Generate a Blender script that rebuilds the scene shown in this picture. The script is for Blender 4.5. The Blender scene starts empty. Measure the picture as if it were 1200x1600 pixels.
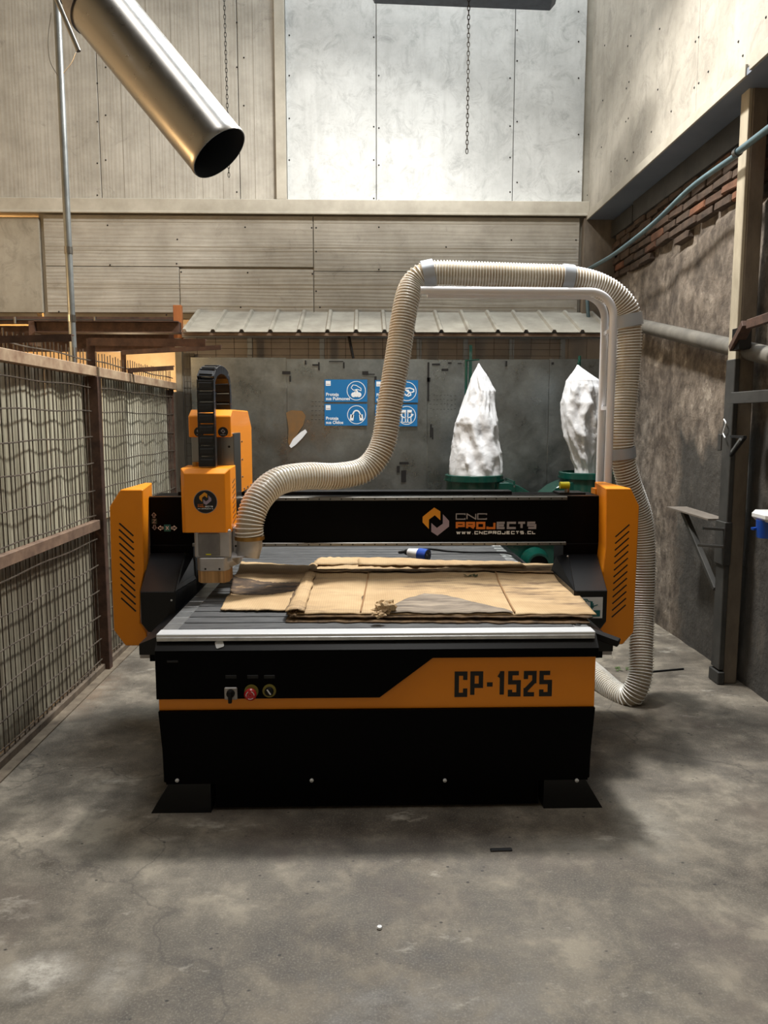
import bpy, bmesh, math, random
from mathutils import Vector, Matrix, noise, Euler
random.seed(7)
S = bpy.context.scene
COL = S.collection
# ------------------------------------------------------------------ camera, light, exposure
F, CX, CY, HC = 1200.0, 600.0, 800.0, 1.6
PITCH = math.radians(6.749); YAW = math.radians(1.422)
cam = bpy.data.cameras.new('camera'); cam.sensor_fit = 'HORIZONTAL'; cam.sensor_width = 36.0
cam.lens = 36.0 * F / 1200.0; cam.clip_start = 0.05; cam.clip_end = 100
co = bpy.data.objects.new('camera', cam); COL.objects.link(co)
co.location = (0, 0, HC); co.rotation_euler = (math.pi / 2 - PITCH, 0, -YAW)
S.camera = co
S.view_settings.view_transform = 'Standard'; S.view_settings.look = 'None'
S.view_settings.gamma = 1.0; S.view_settings.use_curve_mapping = False
S.view_settings.exposure = 0.0
W = bpy.data.worlds.new('world'); S.world = W; W.use_nodes = True
W.node_tree.nodes['Background'].inputs[0].default_value = (0.80, 0.90, 1.0, 1)
W.node_tree.nodes['Background'].inputs[1].default_value = 0.55

def area(name, loc, target, sx, sy, power, color):
    l = bpy.data.lights.new(name, 'AREA'); l.shape = 'RECTANGLE'; l.size = sx; l.size_y = sy
    l.energy = power; l.color = color
    o = bpy.data.objects.new(name, l); COL.objects.link(o); o.location = loc
    o.rotation_euler = (Vector(target) - Vector(loc)).to_track_quat('-Z', 'Y').to_euler()
    return o
# daylight falling through the rear roof opening, an added front fill, and lamps of the bay behind the fence
area('skylight_rear', (0.5, 6.0, 9.3), (0.4, 5.6, 0), 2.6, 2.2, 380, (0.86, 0.94, 1.0))
area('hall_lamp', (0.6, 4.95, 5.0), (-0.9, 4.4, 0), 0.42, 0.42, 290, (1.0, 0.97, 0.92))
area('front_fill_light', (-0.2, 1.9, 9.3), (-0.1, 2.0, 0), 3.6, 1.7, 170, (1.0, 0.98, 0.95))  # unseen overhead light added to fill the front of the hall
def lamp(name, loc, power, color, r=0.15):
    l = bpy.data.lights.new(name, 'POINT'); l.energy = power; l.color = color; l.shadow_soft_size = r
    o = bpy.data.objects.new(name, l); COL.objects.link(o); o.location = loc; return o
lamp('wall_glow_light', (0.6, 5.95, 5.0), 14, (0.9, 0.96, 1.0), 0.2)  # point light added above the tray to make the upper wall glow
lamp('work_lamp_left_bay', (-2.9, 3.9, 2.3), 62, (1.0, 0.62, 0.28), 0.25)
lamp('work_lamp_rear_bay', (-2.3, 7.75, 2.15), 20, (1.0, 0.78, 0.5), 0.15)
lamp('work_lamp_behind_wall', (-3.7, 7.75, 3.0), 30, (1.0, 0.6, 0.25), 0.1)

# ------------------------------------------------------------------ helpers
def at(px, py, x=None, y=None, z=None):
    u = (px - CX) / F; v = (CY - py) / F
    cp, sp, cy, sy = math.cos(PITCH), math.sin(PITCH), math.cos(YAW), math.sin(YAW)
    f = (sy * cp, cy * cp, -sp); r = (cy, -sy, 0); up = (sy * sp, cy * sp, cp)
    d = [f[i] + u * r[i] + v * up[i] for i in range(3)]
    t = x / d[0] if x is not None else (y / d[1] if y is not None else (z - HC) / d[2])
    return Vector((t * d[0], t * d[1], HC + t * d[2]))

def lin(c):
    return tuple((v / 255 / 12.92) if v / 255 <= 0.04045 else ((v / 255 + 0.055) / 1.055) ** 2.4 for v in c)

class Mat:
    """small node helper"""
    def __init__(s, name, color, rough=0.6, metal=0.0, spec=None, coat=0.0, trans=0.0):
        s.m = bpy.data.materials.new(name); s.m.use_nodes = True
        s.nt = s.m.node_tree; s.b = s.nt.nodes['Principled BSDF']
        s.c = lin(color)
        s.b.inputs['Base Color'].default_value = (*s.c, 1)
        s.b.inputs['Roughness'].default_value = rough; s.b.inputs['Metallic'].default_value = metal
        if spec is not None: s.b.inputs['Specular IOR Level'].default_value = spec
        if coat: s.b.inputs['Coat Weight'].default_value = coat
        if trans: s.b.inputs['Transmission Weight'].default_value = trans
        s.tc = s.nt.nodes.new('ShaderNodeTexCoord')
        s.col = None; s.bump = None
    def n(s, t, **kw):
        nd = s.nt.nodes.new(t)
        for k, v in kw.items(): setattr(nd, k, v)
        return nd
    def L(s, a, b): s.nt.links.new(a, b)
    def coords(s, scale=(1, 1, 1), loc=(0, 0, 0), rot=(0, 0, 0), world=True):
        mp = s.n('ShaderNodeMapping'); mp.inputs['Scale'].default_value = scale
        mp.inputs['Location'].default_value = loc; mp.inputs['Rotation'].default_value = rot
        if world:
            g = s.n('ShaderNodeNewGeometry'); s.L(g.outputs['Position'], mp.inputs[0])
        else: s.L(s.tc.outputs['Object'], mp.inputs[0])
        return mp.outputs[0]
    def noise(s, scale=5, detail=5, rough=0.6, sc=(1, 1, 1), loc=(0, 0, 0), dist=0.0, world=True):
        nd = s.n('ShaderNodeTexNoise'); nd.inputs['Scale'].default_value = scale
        nd.inputs['Detail'].default_value = detail; nd.inputs['Roughness'].default_value = rough
        nd.inputs['Distortion'].default_value = dist
        s.L(s.coords(sc, loc, world=world), nd.inputs['Vector']); return nd.outputs['Fac']
    def vor(s, scale=5, feature='F1', sc=(1, 1, 1), rnd=1.0):
        nd = s.n('ShaderNodeTexVoronoi', feature=feature); nd.inputs['Scale'].default_value = scale
        nd.inputs['Randomness'].default_value = rnd
        s.L(s.coords(sc), nd.inputs['Vector']); return nd.outputs['Distance']
    def ramp(s, fac, stops):
        r = s.n('ShaderNodeValToRGB'); e = r.color_ramp.elements
        while len(e) < len(stops): e.new(0.5)
        for i, (p, c) in enumerate(stops):
            e[i].position = p
            e[i].color = (*(lin(c) if isinstance(c, tuple) else (c, c, c)), 1)
        s.L(fac, r.inputs[0]); return r.outputs[0]
    def math(s, op, a, b=None, clamp=False):
        m = s.n('ShaderNodeMath', operation=op); m.use_clamp = clamp
        for i, v in enumerate((a, b)):
            if v is None: continue
            if isinstance(v, (int, float)): m.inputs[i].default_value = v
            else: s.L(v, m.inputs[i])
        return m.outputs[0]
    def mix(s, fac, a, b, mode='MIX'):
        m = s.n('ShaderNodeMix', data_type='RGBA', blend_type=mode)
        ins = [m.inputs[0], m.inputs[6], m.inputs[7]]
        for i, v in zip(ins, (fac, a, b)):
            if isinstance(v, (int, float)): i.default_value = v
            elif isinstance(v, tuple): i.default_value = (*lin(v), 1)
            else: s.L(v, i)
        return m.outputs[2]
    def xyz(s, world=True):
        sp = s.n('ShaderNodeSeparateXYZ'); s.L(s.coords(world=world), sp.inputs[0]); return sp.outputs
    def setcol(s, c): s.L(c, s.b.inputs['Base Color']); return s
    def setrough(s, c): s.L(c, s.b.inputs['Roughness']); return s
    def setbump(s, h, strength=0.3, dist=0.01):
        b = s.n('ShaderNodeBump'); b.inputs['Strength'].default_value = strength
        b.inputs['Distance'].default_value = dist; s.L(h, b.inputs['Height'])
        s.L(b.outputs[0], s.b.inputs['Normal']); return s
    def objrand(s):
        return s.n('ShaderNodeObjectInfo').outputs['Random']

def vary(m, lo, hi, scale=6, detail=6, sc=(1, 1, 1), bump=0.0, bd=0.004, rand=0.0):
    """mottle between two colours, optional relief and per-piece shift"""
    f = m.noise(scale, detail, 0.65, sc)
    c = m.ramp(f, [(0.3, lo), (0.7, hi)])
    if rand:
        hs = m.n('ShaderNodeHueSaturation'); m.L(c, hs.inputs['Color'])
        v = m.math('ADD', m.math('MULTIPLY', m.objrand(), rand), 1 - rand / 2); m.L(v, hs.inputs['Value'])
        c = hs.outputs[0]
    m.setcol(c)
    if bump: m.setbump(f, bump, bd)
    return m.m

ORG = {}
def setp(o, parent):
    if parent is not None: o.parent = parent
def tag(o, label=None, cat=None, group=None, kind=None):
    for k, v in (('label', label), ('category', cat), ('group', group), ('kind', kind)):
        if v: o[k] = v
    return o
def thing(name, loc, label, cat, group=None):
    o = bpy.data.objects.new(name, None); o.empty_display_size = 0.1; COL.objects.link(o)
    o.location = loc; ORG[o] = Vector(loc); return tag(o, label, cat, group)

class MB:
    def __init__(s): s.v = []; s.f = []
    def add(s, vs, fs):
        b = len(s.v); s.v += [tuple(v) for v in vs]; s.f += [tuple(b + i for i in f) for f in fs]; return s
    def box(s, x0, x1, y0, y1, z0, z1):
        vs = [(x, y, z) for x in (x0, x1) for y in (y0, y1) for z in (z0, z1)]
        return s.add(vs, [(0, 1, 3, 2), (4, 6, 7, 5), (0, 4, 5, 1), (2, 3, 7, 6), (0, 2, 6, 4), (1, 5, 7, 3)])
    def obox(s, p0, p1, w, h, up=(0, 0, 1)):
        """bar from p0 to p1, width w, height h"""
        p0, p1 = Vector(p0), Vector(p1); d = (p1 - p0).normalized(); u = Vector(up)
        r = d.cross(u).normalized(); u = r.cross(d).normalized()
        vs = [p + r * a * w / 2 + u * b * h / 2 for p in (p0, p1) for a, b in ((-1, -1), (1, -1), (1, 1), (-1, 1))]
        return s.add(vs, [(3, 2, 1, 0), (4, 5, 6, 7), (0, 1, 5, 4), (1, 2, 6, 5), (2, 3, 7, 6), (3, 0, 4, 7)])
    def prism(s, pts, axis, a0, a1):
        """extrude a 2-D outline along an axis ('x': pts are y,z; 'y': x,z; 'z': x,y)"""
        def mk(p, a): return {'x': (a, p[0], p[1]), 'y': (p[0], a, p[1]), 'z': (p[0], p[1], a)}[axis]
        n = len(pts); vs = [mk(p, a0) for p in pts] + [mk(p, a1) for p in pts]
        return s.add(vs, [tuple(range(n)), tuple(range(2 * n - 1, n - 1, -1))] +
                     [(i, i + n, (i + 1) % n + n, (i + 1) % n) for i in range(n)])
    def loft(s, rings, cap=True, closed=True):
        n = len(rings[0]); vs = [p for r in rings for p in r]; fs = []
        for k in range(len(rings) - 1):
            for i in range(n if closed else n - 1):
                j = (i + 1) % n; fs.append((k * n + i, k * n + j, (k + 1) * n + j, (k + 1) * n + i))
        if cap: fs += [tuple(range(n - 1, -1, -1)), tuple((len(rings) - 1) * n + i for i in range(n))]
        return s.add(vs, fs)
    def tube(s, path, r, n=12, cap=True):
        path = [Vector(p) for p in path]; rings = []
        T = (path[1] - path[0]).normalized(); N = T.orthogonal().normalized()
        for i, p in enumerate(path):
            t = (path[min(i + 1, len(path) - 1)] - path[max(i - 1, 0)]).normalized()
            N = (N - t * N.dot(t)).normalized(); B = t.cross(N)
            rr = r(i) if callable(r) else r
            rings.append([p + (N * math.cos(a) + B * math.sin(a)) * rr for a in [2 * math.pi * k / n for k in range(n)]])
        return s.loft(rings, cap)
    def cyl(s, p0, p1, r, n=16, r1=None):
        return s.tube([p0, p1], (lambda i: (r, r if r1 is None else r1)[i]), n)
    def lathe(s, prof, c, n=32, axis='z', cap=False):
        rings = []
        for r, h in prof:
            ring = []
            for k in range(n):
                a = 2 * math.pi * k / n; u, v = r * math.cos(a), r * math.sin(a)
                q = {'z': (u, v, h), 'y': (u, h, -v), 'x': (h, u, v)}[axis]
                ring.append(Vector(c) + Vector(q))
            rings.append(ring)
        return s.loft(rings, cap)
    def build(s, name, mat, parent=None, smooth=False, bevel=0.0, kind=None, label=None, angle=40):
        me = bpy.data.meshes.new(name); off = ORG.get(parent, Vector()) if parent is not None else Vector()
        c = Vector()
        if s.v and parent is not None:
            pass
        me.from_pydata([tuple(Vector(v) - off) for v in s.v], [], s.f)
        me.validate()
        bm = bmesh.new(); bm.from_mesh(me); bmesh.ops.recalc_face_normals(bm, faces=bm.faces)
        if bevel:
            es = [e for e in bm.edges if len(e.link_faces) == 2 and e.calc_face_angle(0) > 0.6]
            bmesh.ops.bevel(bm, geom=es, offset=bevel, segments=1, affect='EDGES', clamp_overlap=True)
        if smooth:
            for f in bm.faces: f.smooth = True
            for e in bm.edges:
                if len(e.link_faces) == 2 and e.calc_face_angle(0) > math.radians(angle): e.smooth = False
        bm.to_mesh(me); bm.free()
        mm = mat.m if isinstance(mat, Mat) else mat
        me.materials.append(mm)
        o = bpy.data.objects.new(name, me); COL.objects.link(o)
        if parent is not None: o.parent = parent; ORG[o] = off
        if kind: o['kind'] = kind
        if label: o['label'] = label
        return o
def struct(o): o['kind'] = 'structure'; return o
def bx(*a): return MB().box(*a)

def catmull(pts, n=12):
    P = [Vector(p) for p in pts]; P = [P[0] * 2 - P[1]] + P + [P[-1] * 2 - P[-2]]; out = []
    for i in range(1, len(P) - 2):
        a, b, c, d = P[i - 1:i + 3]
        for k in range(n):
            t = k / n
            out.append(0.5 * ((2 * b) + (c - a) * t + (2 * a - 5 * b + 4 * c - d) * t * t + (3 * b - a - 3 * c + d) * t ** 3))
    out.append(P[-2]); return out
def resample(path, step):
    out = [path[0]]; acc = 0.0
    for a, b in zip(path, path[1:]):
        L = (b - a).length; d = step - acc
        while d <= L: out.append(a.lerp(b, d / L)); d += step
        acc = (acc + L) % step if L else acc
        acc = L - (d - step)
    return out

# stroke lettering (unit box 0..1 x 0..1), drawn as mitred ribbons
GL = {
 'C': [[(1, .80), (1, 1), (0, 1), (0, 0), (1, 0), (1, .20)]], 'c': [[(1, .70), (1, 1), (0, 1), (0, 0), (1, 0), (1, .30)]], 'P': [[(0, 0), (0, 1), (1, 1), (1, .42), (0, .42)]],
 '-': [[(-.35, .48), (1.35, .48)]], '1': [[(.1, .8), (.75, 1), (.75, 0)]], '5': [[(1, 1), (0, 1), (0, .57), (1, .57), (1, 0), (0, 0), (0, .22)]],
 '2': [[(0, .72), (0, 1), (1, 1), (1, .62), (0, .2), (0, 0), (1, 0)]], 'N': [[(0, 0), (0, 1), (1, 0), (1, 1)]],
 'R': [[(0, 0), (0, 1), (1, 1), (1, .45), (0, .45)], [(.5, .45), (1, 0)]], 'O': [[(.5, 0), (0, 0), (0, 1), (1, 1), (1, 0), (.5, 0)]],
 'J': [[(1, 1), (1, 0), (0, 0), (0, .3)]], 'E': [[(1, 1), (0, 1), (0, 0), (1, 0)], [(0, .5), (.9, .5)]],
 'T': [[(0, 1), (1, 1)], [(.5, 1), (.5, 0)]], 'S': [[(1, 1), (0, 1), (0, .52), (1, .52), (1, 0), (0, 0)]],
 'W': [[(0, 1), (.25, 0), (.5, .9), (.75, 0), (1, 1)]], '.': [[(.4, 0), (.6, 0)]], 'L': [[(0, 1), (0, 0), (1, 0)]],
 'X': [[(0, 0), (1, 1)], [(0, 1), (1, 0)]], 'Z': [[(0, 1), (1, 1), (0, 0), (1, 0)]]}
def strokes(mb, text, x, z, w, h, gap, t, y, depth=0.0015, slant=0.0, narrow={}):
    """letters on a plane facing -Y; y is the face they stand on"""
    kk = 0
    for ch in text:
        ww = w * narrow.get(ch, 1.0)
        if ch in GL:
            for pl in GL[ch]:
                P = [Vector((x + t / 2 + p[0] * (ww - t) + slant * p[1] * h, z + t / 2 + p[1] * (h - t))) for p in pl]
                for i, (a, b) in enumerate(zip(P, P[1:])):
                    e0_, e1_ = i > 0, i < len(P) - 2; d = (b - a); L = d.length
                    if L < 1e-6: continue
                    d /= L; nn = Vector((-d.y, d.x)) * t / 2; ax = abs(d.x) < .02 or abs(d.y) < .02
                    e = d * t / 2 if ax else d * t * .12
                    q = [a - e * e0_ + nn, a - e * e0_ - nn, b + e * e1_ - nn, b + e * e1_ + nn]
                    kk += 1; mb.prism([(v.x, v.y) for v in q], 'y', y - depth * (1 + .12 * (kk % 4)), y + .0004)
        x += ww + gap
    return x
def flat(mb, pts, y, depth=0.001): return mb.prism(pts, 'y', y - depth, y)
def ring2(mb, cx, cz, r, t, y, depth=0.001, n=32, a0=0, a1=2 * math.pi):
    for k in range(n):
        a, b = a0 + (a1 - a0) * k / n, a0 + (a1 - a0) * (k + 1) / n
        mb.prism([(cx + rr * math.cos(q), cz + rr * math.sin(q)) for rr, q in ((r - t, a), (r, a), (r, b), (r - t, b))], 'y', y - depth, y)
    return mb
def line2(mb, pts, t, y, depth=0.001):
    kk = 0
    for a, b in zip(pts, pts[1:]):
        kk += 1; a, b = Vector(a), Vector(b); d = b - a
        if d.length < 1e-6: continue
        d.normalize(); nn = Vector((-d.y, d.x)) * t / 2; e = d * t * .3
        mb.prism([tuple(v) for v in (a - e + nn, a - e - nn, b + e - nn, b + e + nn)], 'y', y - depth * (1 + .12 * (kk % 3)), y + .0004)
    return mb
def font_mesh(name, text, x, z, size, y, mat, parent, extra=0.0, sx=1.0):
    cu = bpy.data.curves.new(name, 'FONT'); cu.body = text; cu.size = size; cu.extrude = 0.0005; cu.offset = extra; cu.space_line = 0.95
    t = bpy.data.objects.new(name, cu); COL.objects.link(t)
    dg = bpy.context.evaluated_depsgraph_get(); me = bpy.data.meshes.new_from_object(t.evaluated_get(dg))
    bpy.data.objects.remove(t)
    M = Matrix.Translation((x, y, z)) @ Matrix.Rotation(math.pi / 2, 4, 'X') @ Matrix.Diagonal((sx, 1, 1, 1))
    me.transform(Matrix.Translation(-ORG.get(parent, Vector())) @ M); me.materials.clear(); me.materials.append(mat.m if isinstance(mat, Mat) else mat)
    o = bpy.data.objects.new(name, me); COL.objects.link(o); o.parent = parent; ORG[o] = ORG.get(parent, Vector()); return o

# ------------------------------------------------------------------ materials
def mat_floor():
    m = Mat('concrete_floor', (112, 106, 96), 0.75)
    big = m.noise(0.8, 6, 0.68, loc=(3, 1, 0)); mid = m.noise(4.5, 8, 0.7, loc=(1, 5, 2), dist=0.15); fine = m.noise(140, 8, 0.7)
    c = m.ramp(mid, [(0.3, (84, 78, 70)), (0.5, (126, 119, 108)), (0.62, (158, 150, 136))])
    c2 = m.ramp(big, [(0.38, (112, 101, 92)), (0.6, (222, 219, 212))])
    c = m.mix(0.75, c, c2, 'MULTIPLY')
    c = m.mix(m.ramp(fine, [(0.5, 0.0), (0.8, 0.45)]), c, (176, 170, 156))
    # pale scuffed patches
    patch = m.ramp(m.noise(2.1, 9, 0.72, sc=(1, 1.8, 1), loc=(8, 2, 0), dist=0.1), [(0.60, 0.0), (0.70, 0.55)])
    c = m.mix(patch, c, (196, 190, 176))
    # brown stains
    st = m.ramp(m.noise(1.6, 5, 0.6, loc=(2, 9, 4)), [(0.55, 0.0), (0.7, 0.6)])
    c = m.mix(st, c, (84, 72, 64))
    # round drip marks, pits
    pit = m.ramp(m.vor(17, sc=(1, 1.3, 1)), [(0.07, 1.0), (0.13, 0.0)]); pitm = m.math('MULTIPLY', pit, m.ramp(m.noise(8, 2), [(0.5, 0.0), (0.6, 1.0)]))
    c = m.mix(pitm, c, (48, 44, 40))
    # worn and stained areas, each with its own place on the slab
    brk = m.ramp(m.noise(9, 10, 0.8, sc=(1, 1.5, 1), loc=(6, 1, 3)), [(0.4, 0.15), (0.62, 1.0)])
    def blob(x, y, rx, ry, amt, lo=0.75, hi=1.15):
        v = m.n('ShaderNodeVectorMath', operation='LENGTH'); mp_ = m.coords((1 / rx, 1 / ry, 0), (-x / rx, -y / ry, 0)); m.L(mp_, v.inputs[0])
        d = m.math('ADD', v.outputs['Value'], m.math('MULTIPLY', m.math('SUBTRACT', mid, 0.5), 1.8))
        return m.math('MULTIPLY', m.ramp(d, [(0.15, amt), (1.0, 0.0)]), brk)
    for (px, py, rx, ry, amt, col) in ((1140, 1205, .52, .30, .55, (84, 80, 76)), (1130, 1470, .30, .22, .45, (92, 78, 74)), (560, 1320, .9, .16, .35, (92, 80, 74)), (870, 1345, .35, .12, .3, (98, 84, 74)),
                                       (60, 1520, .16, .10, .75, (206, 200, 188)), (180, 1530, .08, .14, .5, (190, 184, 172)), (1010, 1290, .14, .35, .45, (178, 172, 158)), (930, 1320, .3, .08, .35, (176, 170, 156)), (250, 1310, .10, .03, .6, (176, 168, 154)),
                                       (640, 1570, .5, .15, .25, (168, 164, 156)), (210, 1120, .3, .18, .4, (168, 158, 138)), (150, 1080, .14, .5, .35, (150, 118, 88))):
        q_ = at(px, py, z=0); c = m.mix(blob(q_.x, q_.y, rx, ry, amt), c, col)
    # hairline cracks
    cr = m.n('ShaderNodeTexVoronoi', feature='DISTANCE_TO_EDGE'); cr.inputs['Scale'].default_value = 0.45
    mp = m.coords(); nz = m.n('ShaderNodeTexNoise'); nz.inputs['Scale'].default_value = 3; nz.inputs['Detail'].default_value = 6
    m.L(mp, nz.inputs['Vector']); va = m.n('ShaderNodeVectorMath', operation='ADD'); sc = m.n('ShaderNodeVectorMath', operation='SCALE'); sc.inputs['Scale'].default_value = 0.5
    m.L(nz.outputs['Color'], sc.inputs[0]); m.L(mp, va.inputs[0]); m.L(sc.outputs[0], va.inputs[1]); m.L(va.outputs[0], cr.inputs['Vector'])
    ck = m.ramp(cr.outputs['Distance'], [(0.0, 0.5), (0.004, 0.0)])
    c = m.mix(ck, c, (60, 55, 50))
    m.setcol(c); m.setrough(m.ramp(mid, [(0.3, 0.5), (0.7, 0.85)]))
    h = m.math('SUBTRACT', m.math('ADD', fine, mid), m.math('MULTIPLY', pitm, 1.0))
    m.setbump(h, 0.3, 0.0025); return m.m
def mat_board(name, lo, hi, vertical=True, grain=0.25):
    m = Mat(name, hi, 0.7)
    sc = (1, 1, 0.09) if vertical else (0.09, 1, 1)
    g = m.noise(9, 5, 0.55, sc, dist=2.5); w = m.n('ShaderNodeTexWave', wave_type='BANDS', bands_direction='X' if vertical else 'Z')
    w.inputs['Scale'].default_value = 9; w.inputs['Distortion'].default_value = 9; w.inputs['Detail'].default_value = 2; w.inputs['Detail Scale'].default_value = 0.7
    m.L(m.coords(sc), w.inputs['Vector'])
    mot = m.noise(2.2, 7, 0.7, loc=(4, 4, 4)); c = m.ramp(mot, [(0.3, lo), (0.68, hi)])
    c = m.mix(0.22, c, m.ramp(g, [(0.3, (160, 156, 148)), (0.7, (255, 255, 255))]), 'MULTIPLY')
    sm = m.ramp(m.noise(5, 10, 0.75, loc=(9, 2, 7), dist=1.0), [(0.58, 0.0), (0.72, 0.5)])
    c = m.mix(sm, c, tuple(int(v * 0.62) for v in lo))
    hs = m.n('ShaderNodeHueSaturation'); m.L(c, hs.inputs['Color'])
    m.L(m.math('ADD', m.math('MULTIPLY', m.objrand(), 0.14), 0.93), hs.inputs['Value'])
    m.setcol(hs.outputs[0]); m.setbump(m.math('ADD', m.math('MULTIPLY', w.outputs['Fac'], 0.5), g), grain, 0.006); return m.m
def mat_smooth_board(name, lo, hi):
    m = Mat(name, hi, 0.62)
    mot = m.noise(1.6, 8, 0.7, loc=(1, 7, 2)); c = m.ramp(mot, [(0.3, lo), (0.65, hi)])
    sm = m.ramp(m.noise(5, 12, 0.82, loc=(3, 2, 7), dist=0.8), [(0.5, 0.0), (0.68, 0.55)])
    c = m.mix(sm, c, tuple(int(v * 0.68) for v in lo))
    dr = m.ramp(m.noise(4, 6, 0.6, sc=(3, 3, 0.35), loc=(0, 0, 3)), [(0.5, 0.0), (0.75, 0.3)])
    c = m.mix(dr, c, tuple(int(v * 0.8) for v in lo)); m.setcol(c)
    m.setbump(m.noise(5, 8, 0.6), 0.15, 0.01); return m.m
def mat_plaster():
    m = Mat('old_plaster_wall', (120, 108, 92), 0.9)
    X, Y, Z = m.xyz()
    a = m.noise(2.6, 12, 0.76, sc=(1, 1, 0.8), dist=0.3); b = m.noise(11, 8, 0.62, sc=(1, 1, 0.9)); d = m.noise(1.2, 5, 0.6, loc=(5, 0, 1))
    c = m.ramp(a, [(0.3, (78, 71, 64)), (0.46, (116, 107, 97)), (0.58, (144, 135, 124)), (0.67, (200, 193, 181))])
    c = m.mix(0.75, c, m.ramp(b, [(0.35, (120, 108, 98)), (0.62, (255, 250, 244))]), 'MULTIPLY')
    # vertical water streaks
    s = m.ramp(m.noise(4, 6, 0.6, sc=(1, 1, 0.2)), [(0.54, 0.0), (0.76, 0.4)])
    c = m.mix(s, c, (100, 90, 80))
    # grey cement skim low on the wall, with an irregular upper edge
    edge = m.math('ADD', Z, m.math('MULTIPLY', m.math('SUBTRACT', m.noise(1.3, 5, 0.6, sc=(1, 1, 0.5), loc=(2, 3, 1)), 0.5), 2.2))
    low = m.ramp(m.math('MULTIPLY', edge, 0.4), [(0.60, 1.0), (0.66, 0.0)])
    far = m.ramp(m.math('SUBTRACT', m.math('ADD', m.math('MULTIPLY', m.math('SUBTRACT', b, .5), .6), m.math('MULTIPLY', Z, 0.12)), m.math('SUBTRACT', Y, 5.55)), [(0.0, 0.0), (0.16, 1.0)])
    low = m.math('MULTIPLY', low, far)
    nearb = m.ramp(m.math('MULTIPLY', m.math('ADD', Z, m.math('MULTIPLY', a, 1.2)), 0.5), [(0.34, 0.0), (0.42, 1.0)])
    grey = m.ramp(m.noise(3.5, 8, 0.7, sc=(1, 1, 0.4)), [(0.3, (44, 43, 40)), (0.55, (70, 68, 64)), (0.75, (104, 98, 88))])
    c = m.mix(m.math('MULTIPLY', low, 0.95), c, grey)
    m.setcol(c)
    ckn = m.n('ShaderNodeTexVoronoi', feature='DISTANCE_TO_EDGE'); ckn.inputs['Scale'].default_value = 2.2
    m.L(m.coords((1, 1, 0.8)), ckn.inputs['Vector'])
    m.setbump(m.math('ADD', m.math('MULTIPLY', b, 1.0), a), 0.8, 0.02); return m.m
def mat_zinc(name, base, metal=0.75, rough=0.42, spangle=26):
    m = Mat(name, base, rough, metal)
    v = m.n('ShaderNodeTexVoronoi'); v.inputs['Scale'].default_value = spangle; m.L(m.coords(), v.inputs['Vector'])
    sp = m.n('ShaderNodeSeparateXYZ'); m.L(v.outputs['Color'], sp.inputs[0])
    b = m.noise(1.6, 7, 0.65)
    lo = tuple(int(x * 0.86) for x in base); hi = tuple(min(255, int(x * 1.12)) for x in base)
    c = m.ramp(b, [(0.3, lo), (0.7, hi)])
    c = m.mix(0.14, c, m.ramp(sp.outputs[0], [(0.0, (150, 150, 150)), (1.0, (255, 255, 255))]), 'MULTIPLY')
    m.setcol(c); m.setrough(m.ramp(m.noise(4, 6, 0.7), [(0.3, rough - 0.1), (0.7, rough + 0.2)]))
    m.setbump(m.noise(1.3, 2), 0.25, 0.03); return m.m

FLOOR = mat_floor()
BOARD_V = mat_board('fibre_cement_vertical_grain', (146, 141, 130), (182, 177, 166), True, 0.3)
BOARD_H = mat_board('fibre_cement_horizontal_grain', (146, 141, 130), (180, 175, 164), False, 0.45)
SMOOTH = mat_smooth_board('smooth_white_panel', (168, 170, 168), (204, 206, 204))
RBOARD = mat_smooth_board('right_upper_panel', (142, 136, 124), (178, 172, 160))
TRIM = vary(Mat('steel_trim_beige', (170, 164, 148), 0.6), (148, 142, 128), (182, 176, 162), 3, 7, bump=0.1)
PLASTER = mat_plaster()
BRM = Mat('sooty_brick', (90, 66, 54), 0.95)
_f = BRM.noise(9, 9, 0.7); _a = BRM.ramp(_f, [(0.3, (48, 42, 37)), (0.7, (92, 78, 66))]); _b2 = BRM.ramp(_f, [(0.3, (84, 58, 44)), (0.7, (150, 98, 70))])
BRM.setcol(BRM.mix(BRM.ramp(BRM.objrand(), [(0.55, 0.05), (0.9, 0.9)]), _a, _b2)); BRM.setbump(_f, 0.9, 0.012); BRICK = BRM.m
MORTAR = vary(Mat('old_mortar', (64, 56, 48), 0.95), (40, 35, 31), (88, 78, 66), 12, 9, bump=1.0, bd=0.015)
DARKSTEEL = vary(Mat('grey_painted_steel', (62, 62, 60), 0.55, 0.2), (48, 48, 47), (76, 75, 72), 5, 6, bump=0.08)
BEAMBLUE = vary(Mat('blue_grey_soffit', (112, 120, 132), 0.5, 0.0), (104, 112, 124), (122, 130, 142), 2, 4)
RUST = vary(Mat('rust_brown_steel', (74, 52, 42), 0.7, 0.1), (50, 34, 28), (98, 72, 58), 12, 8, bump=0.25)
RUSTLIGHT = vary(Mat('weathered_top_rail', (146, 118, 92), 0.75), (120, 90, 68), (176, 156, 128), 9, 8, bump=0.25)
WOODLIGHT = vary(Mat('pale_timber_and_lit_face', (168, 158, 136), 0.75), (136, 126, 106), (194, 184, 162), 5, 8, (1, 1, 0.3), bump=0.2)
CONCPOST = vary(Mat('stained_concrete_post', (104, 94, 82), 0.85), (74, 66, 58), (130, 118, 102), 4, 8, (1, 1, 0.4), bump=0.4)
WIRE = vary(Mat('dull_steel_wire', (84, 76, 66), 0.6, 0.3), (58, 50, 43), (108, 98, 86), 20, 4)
SHEETM = Mat('weathered_corrugated_sheet', (176, 176, 160), 0.6)
_c = SHEETM.ramp(SHEETM.noise(2.5, 8, 0.7, sc=(1, 1, 0.35)), [(0.25, (140, 134, 112)), (0.5, (184, 180, 158)), (0.72, (212, 210, 192))])
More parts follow.
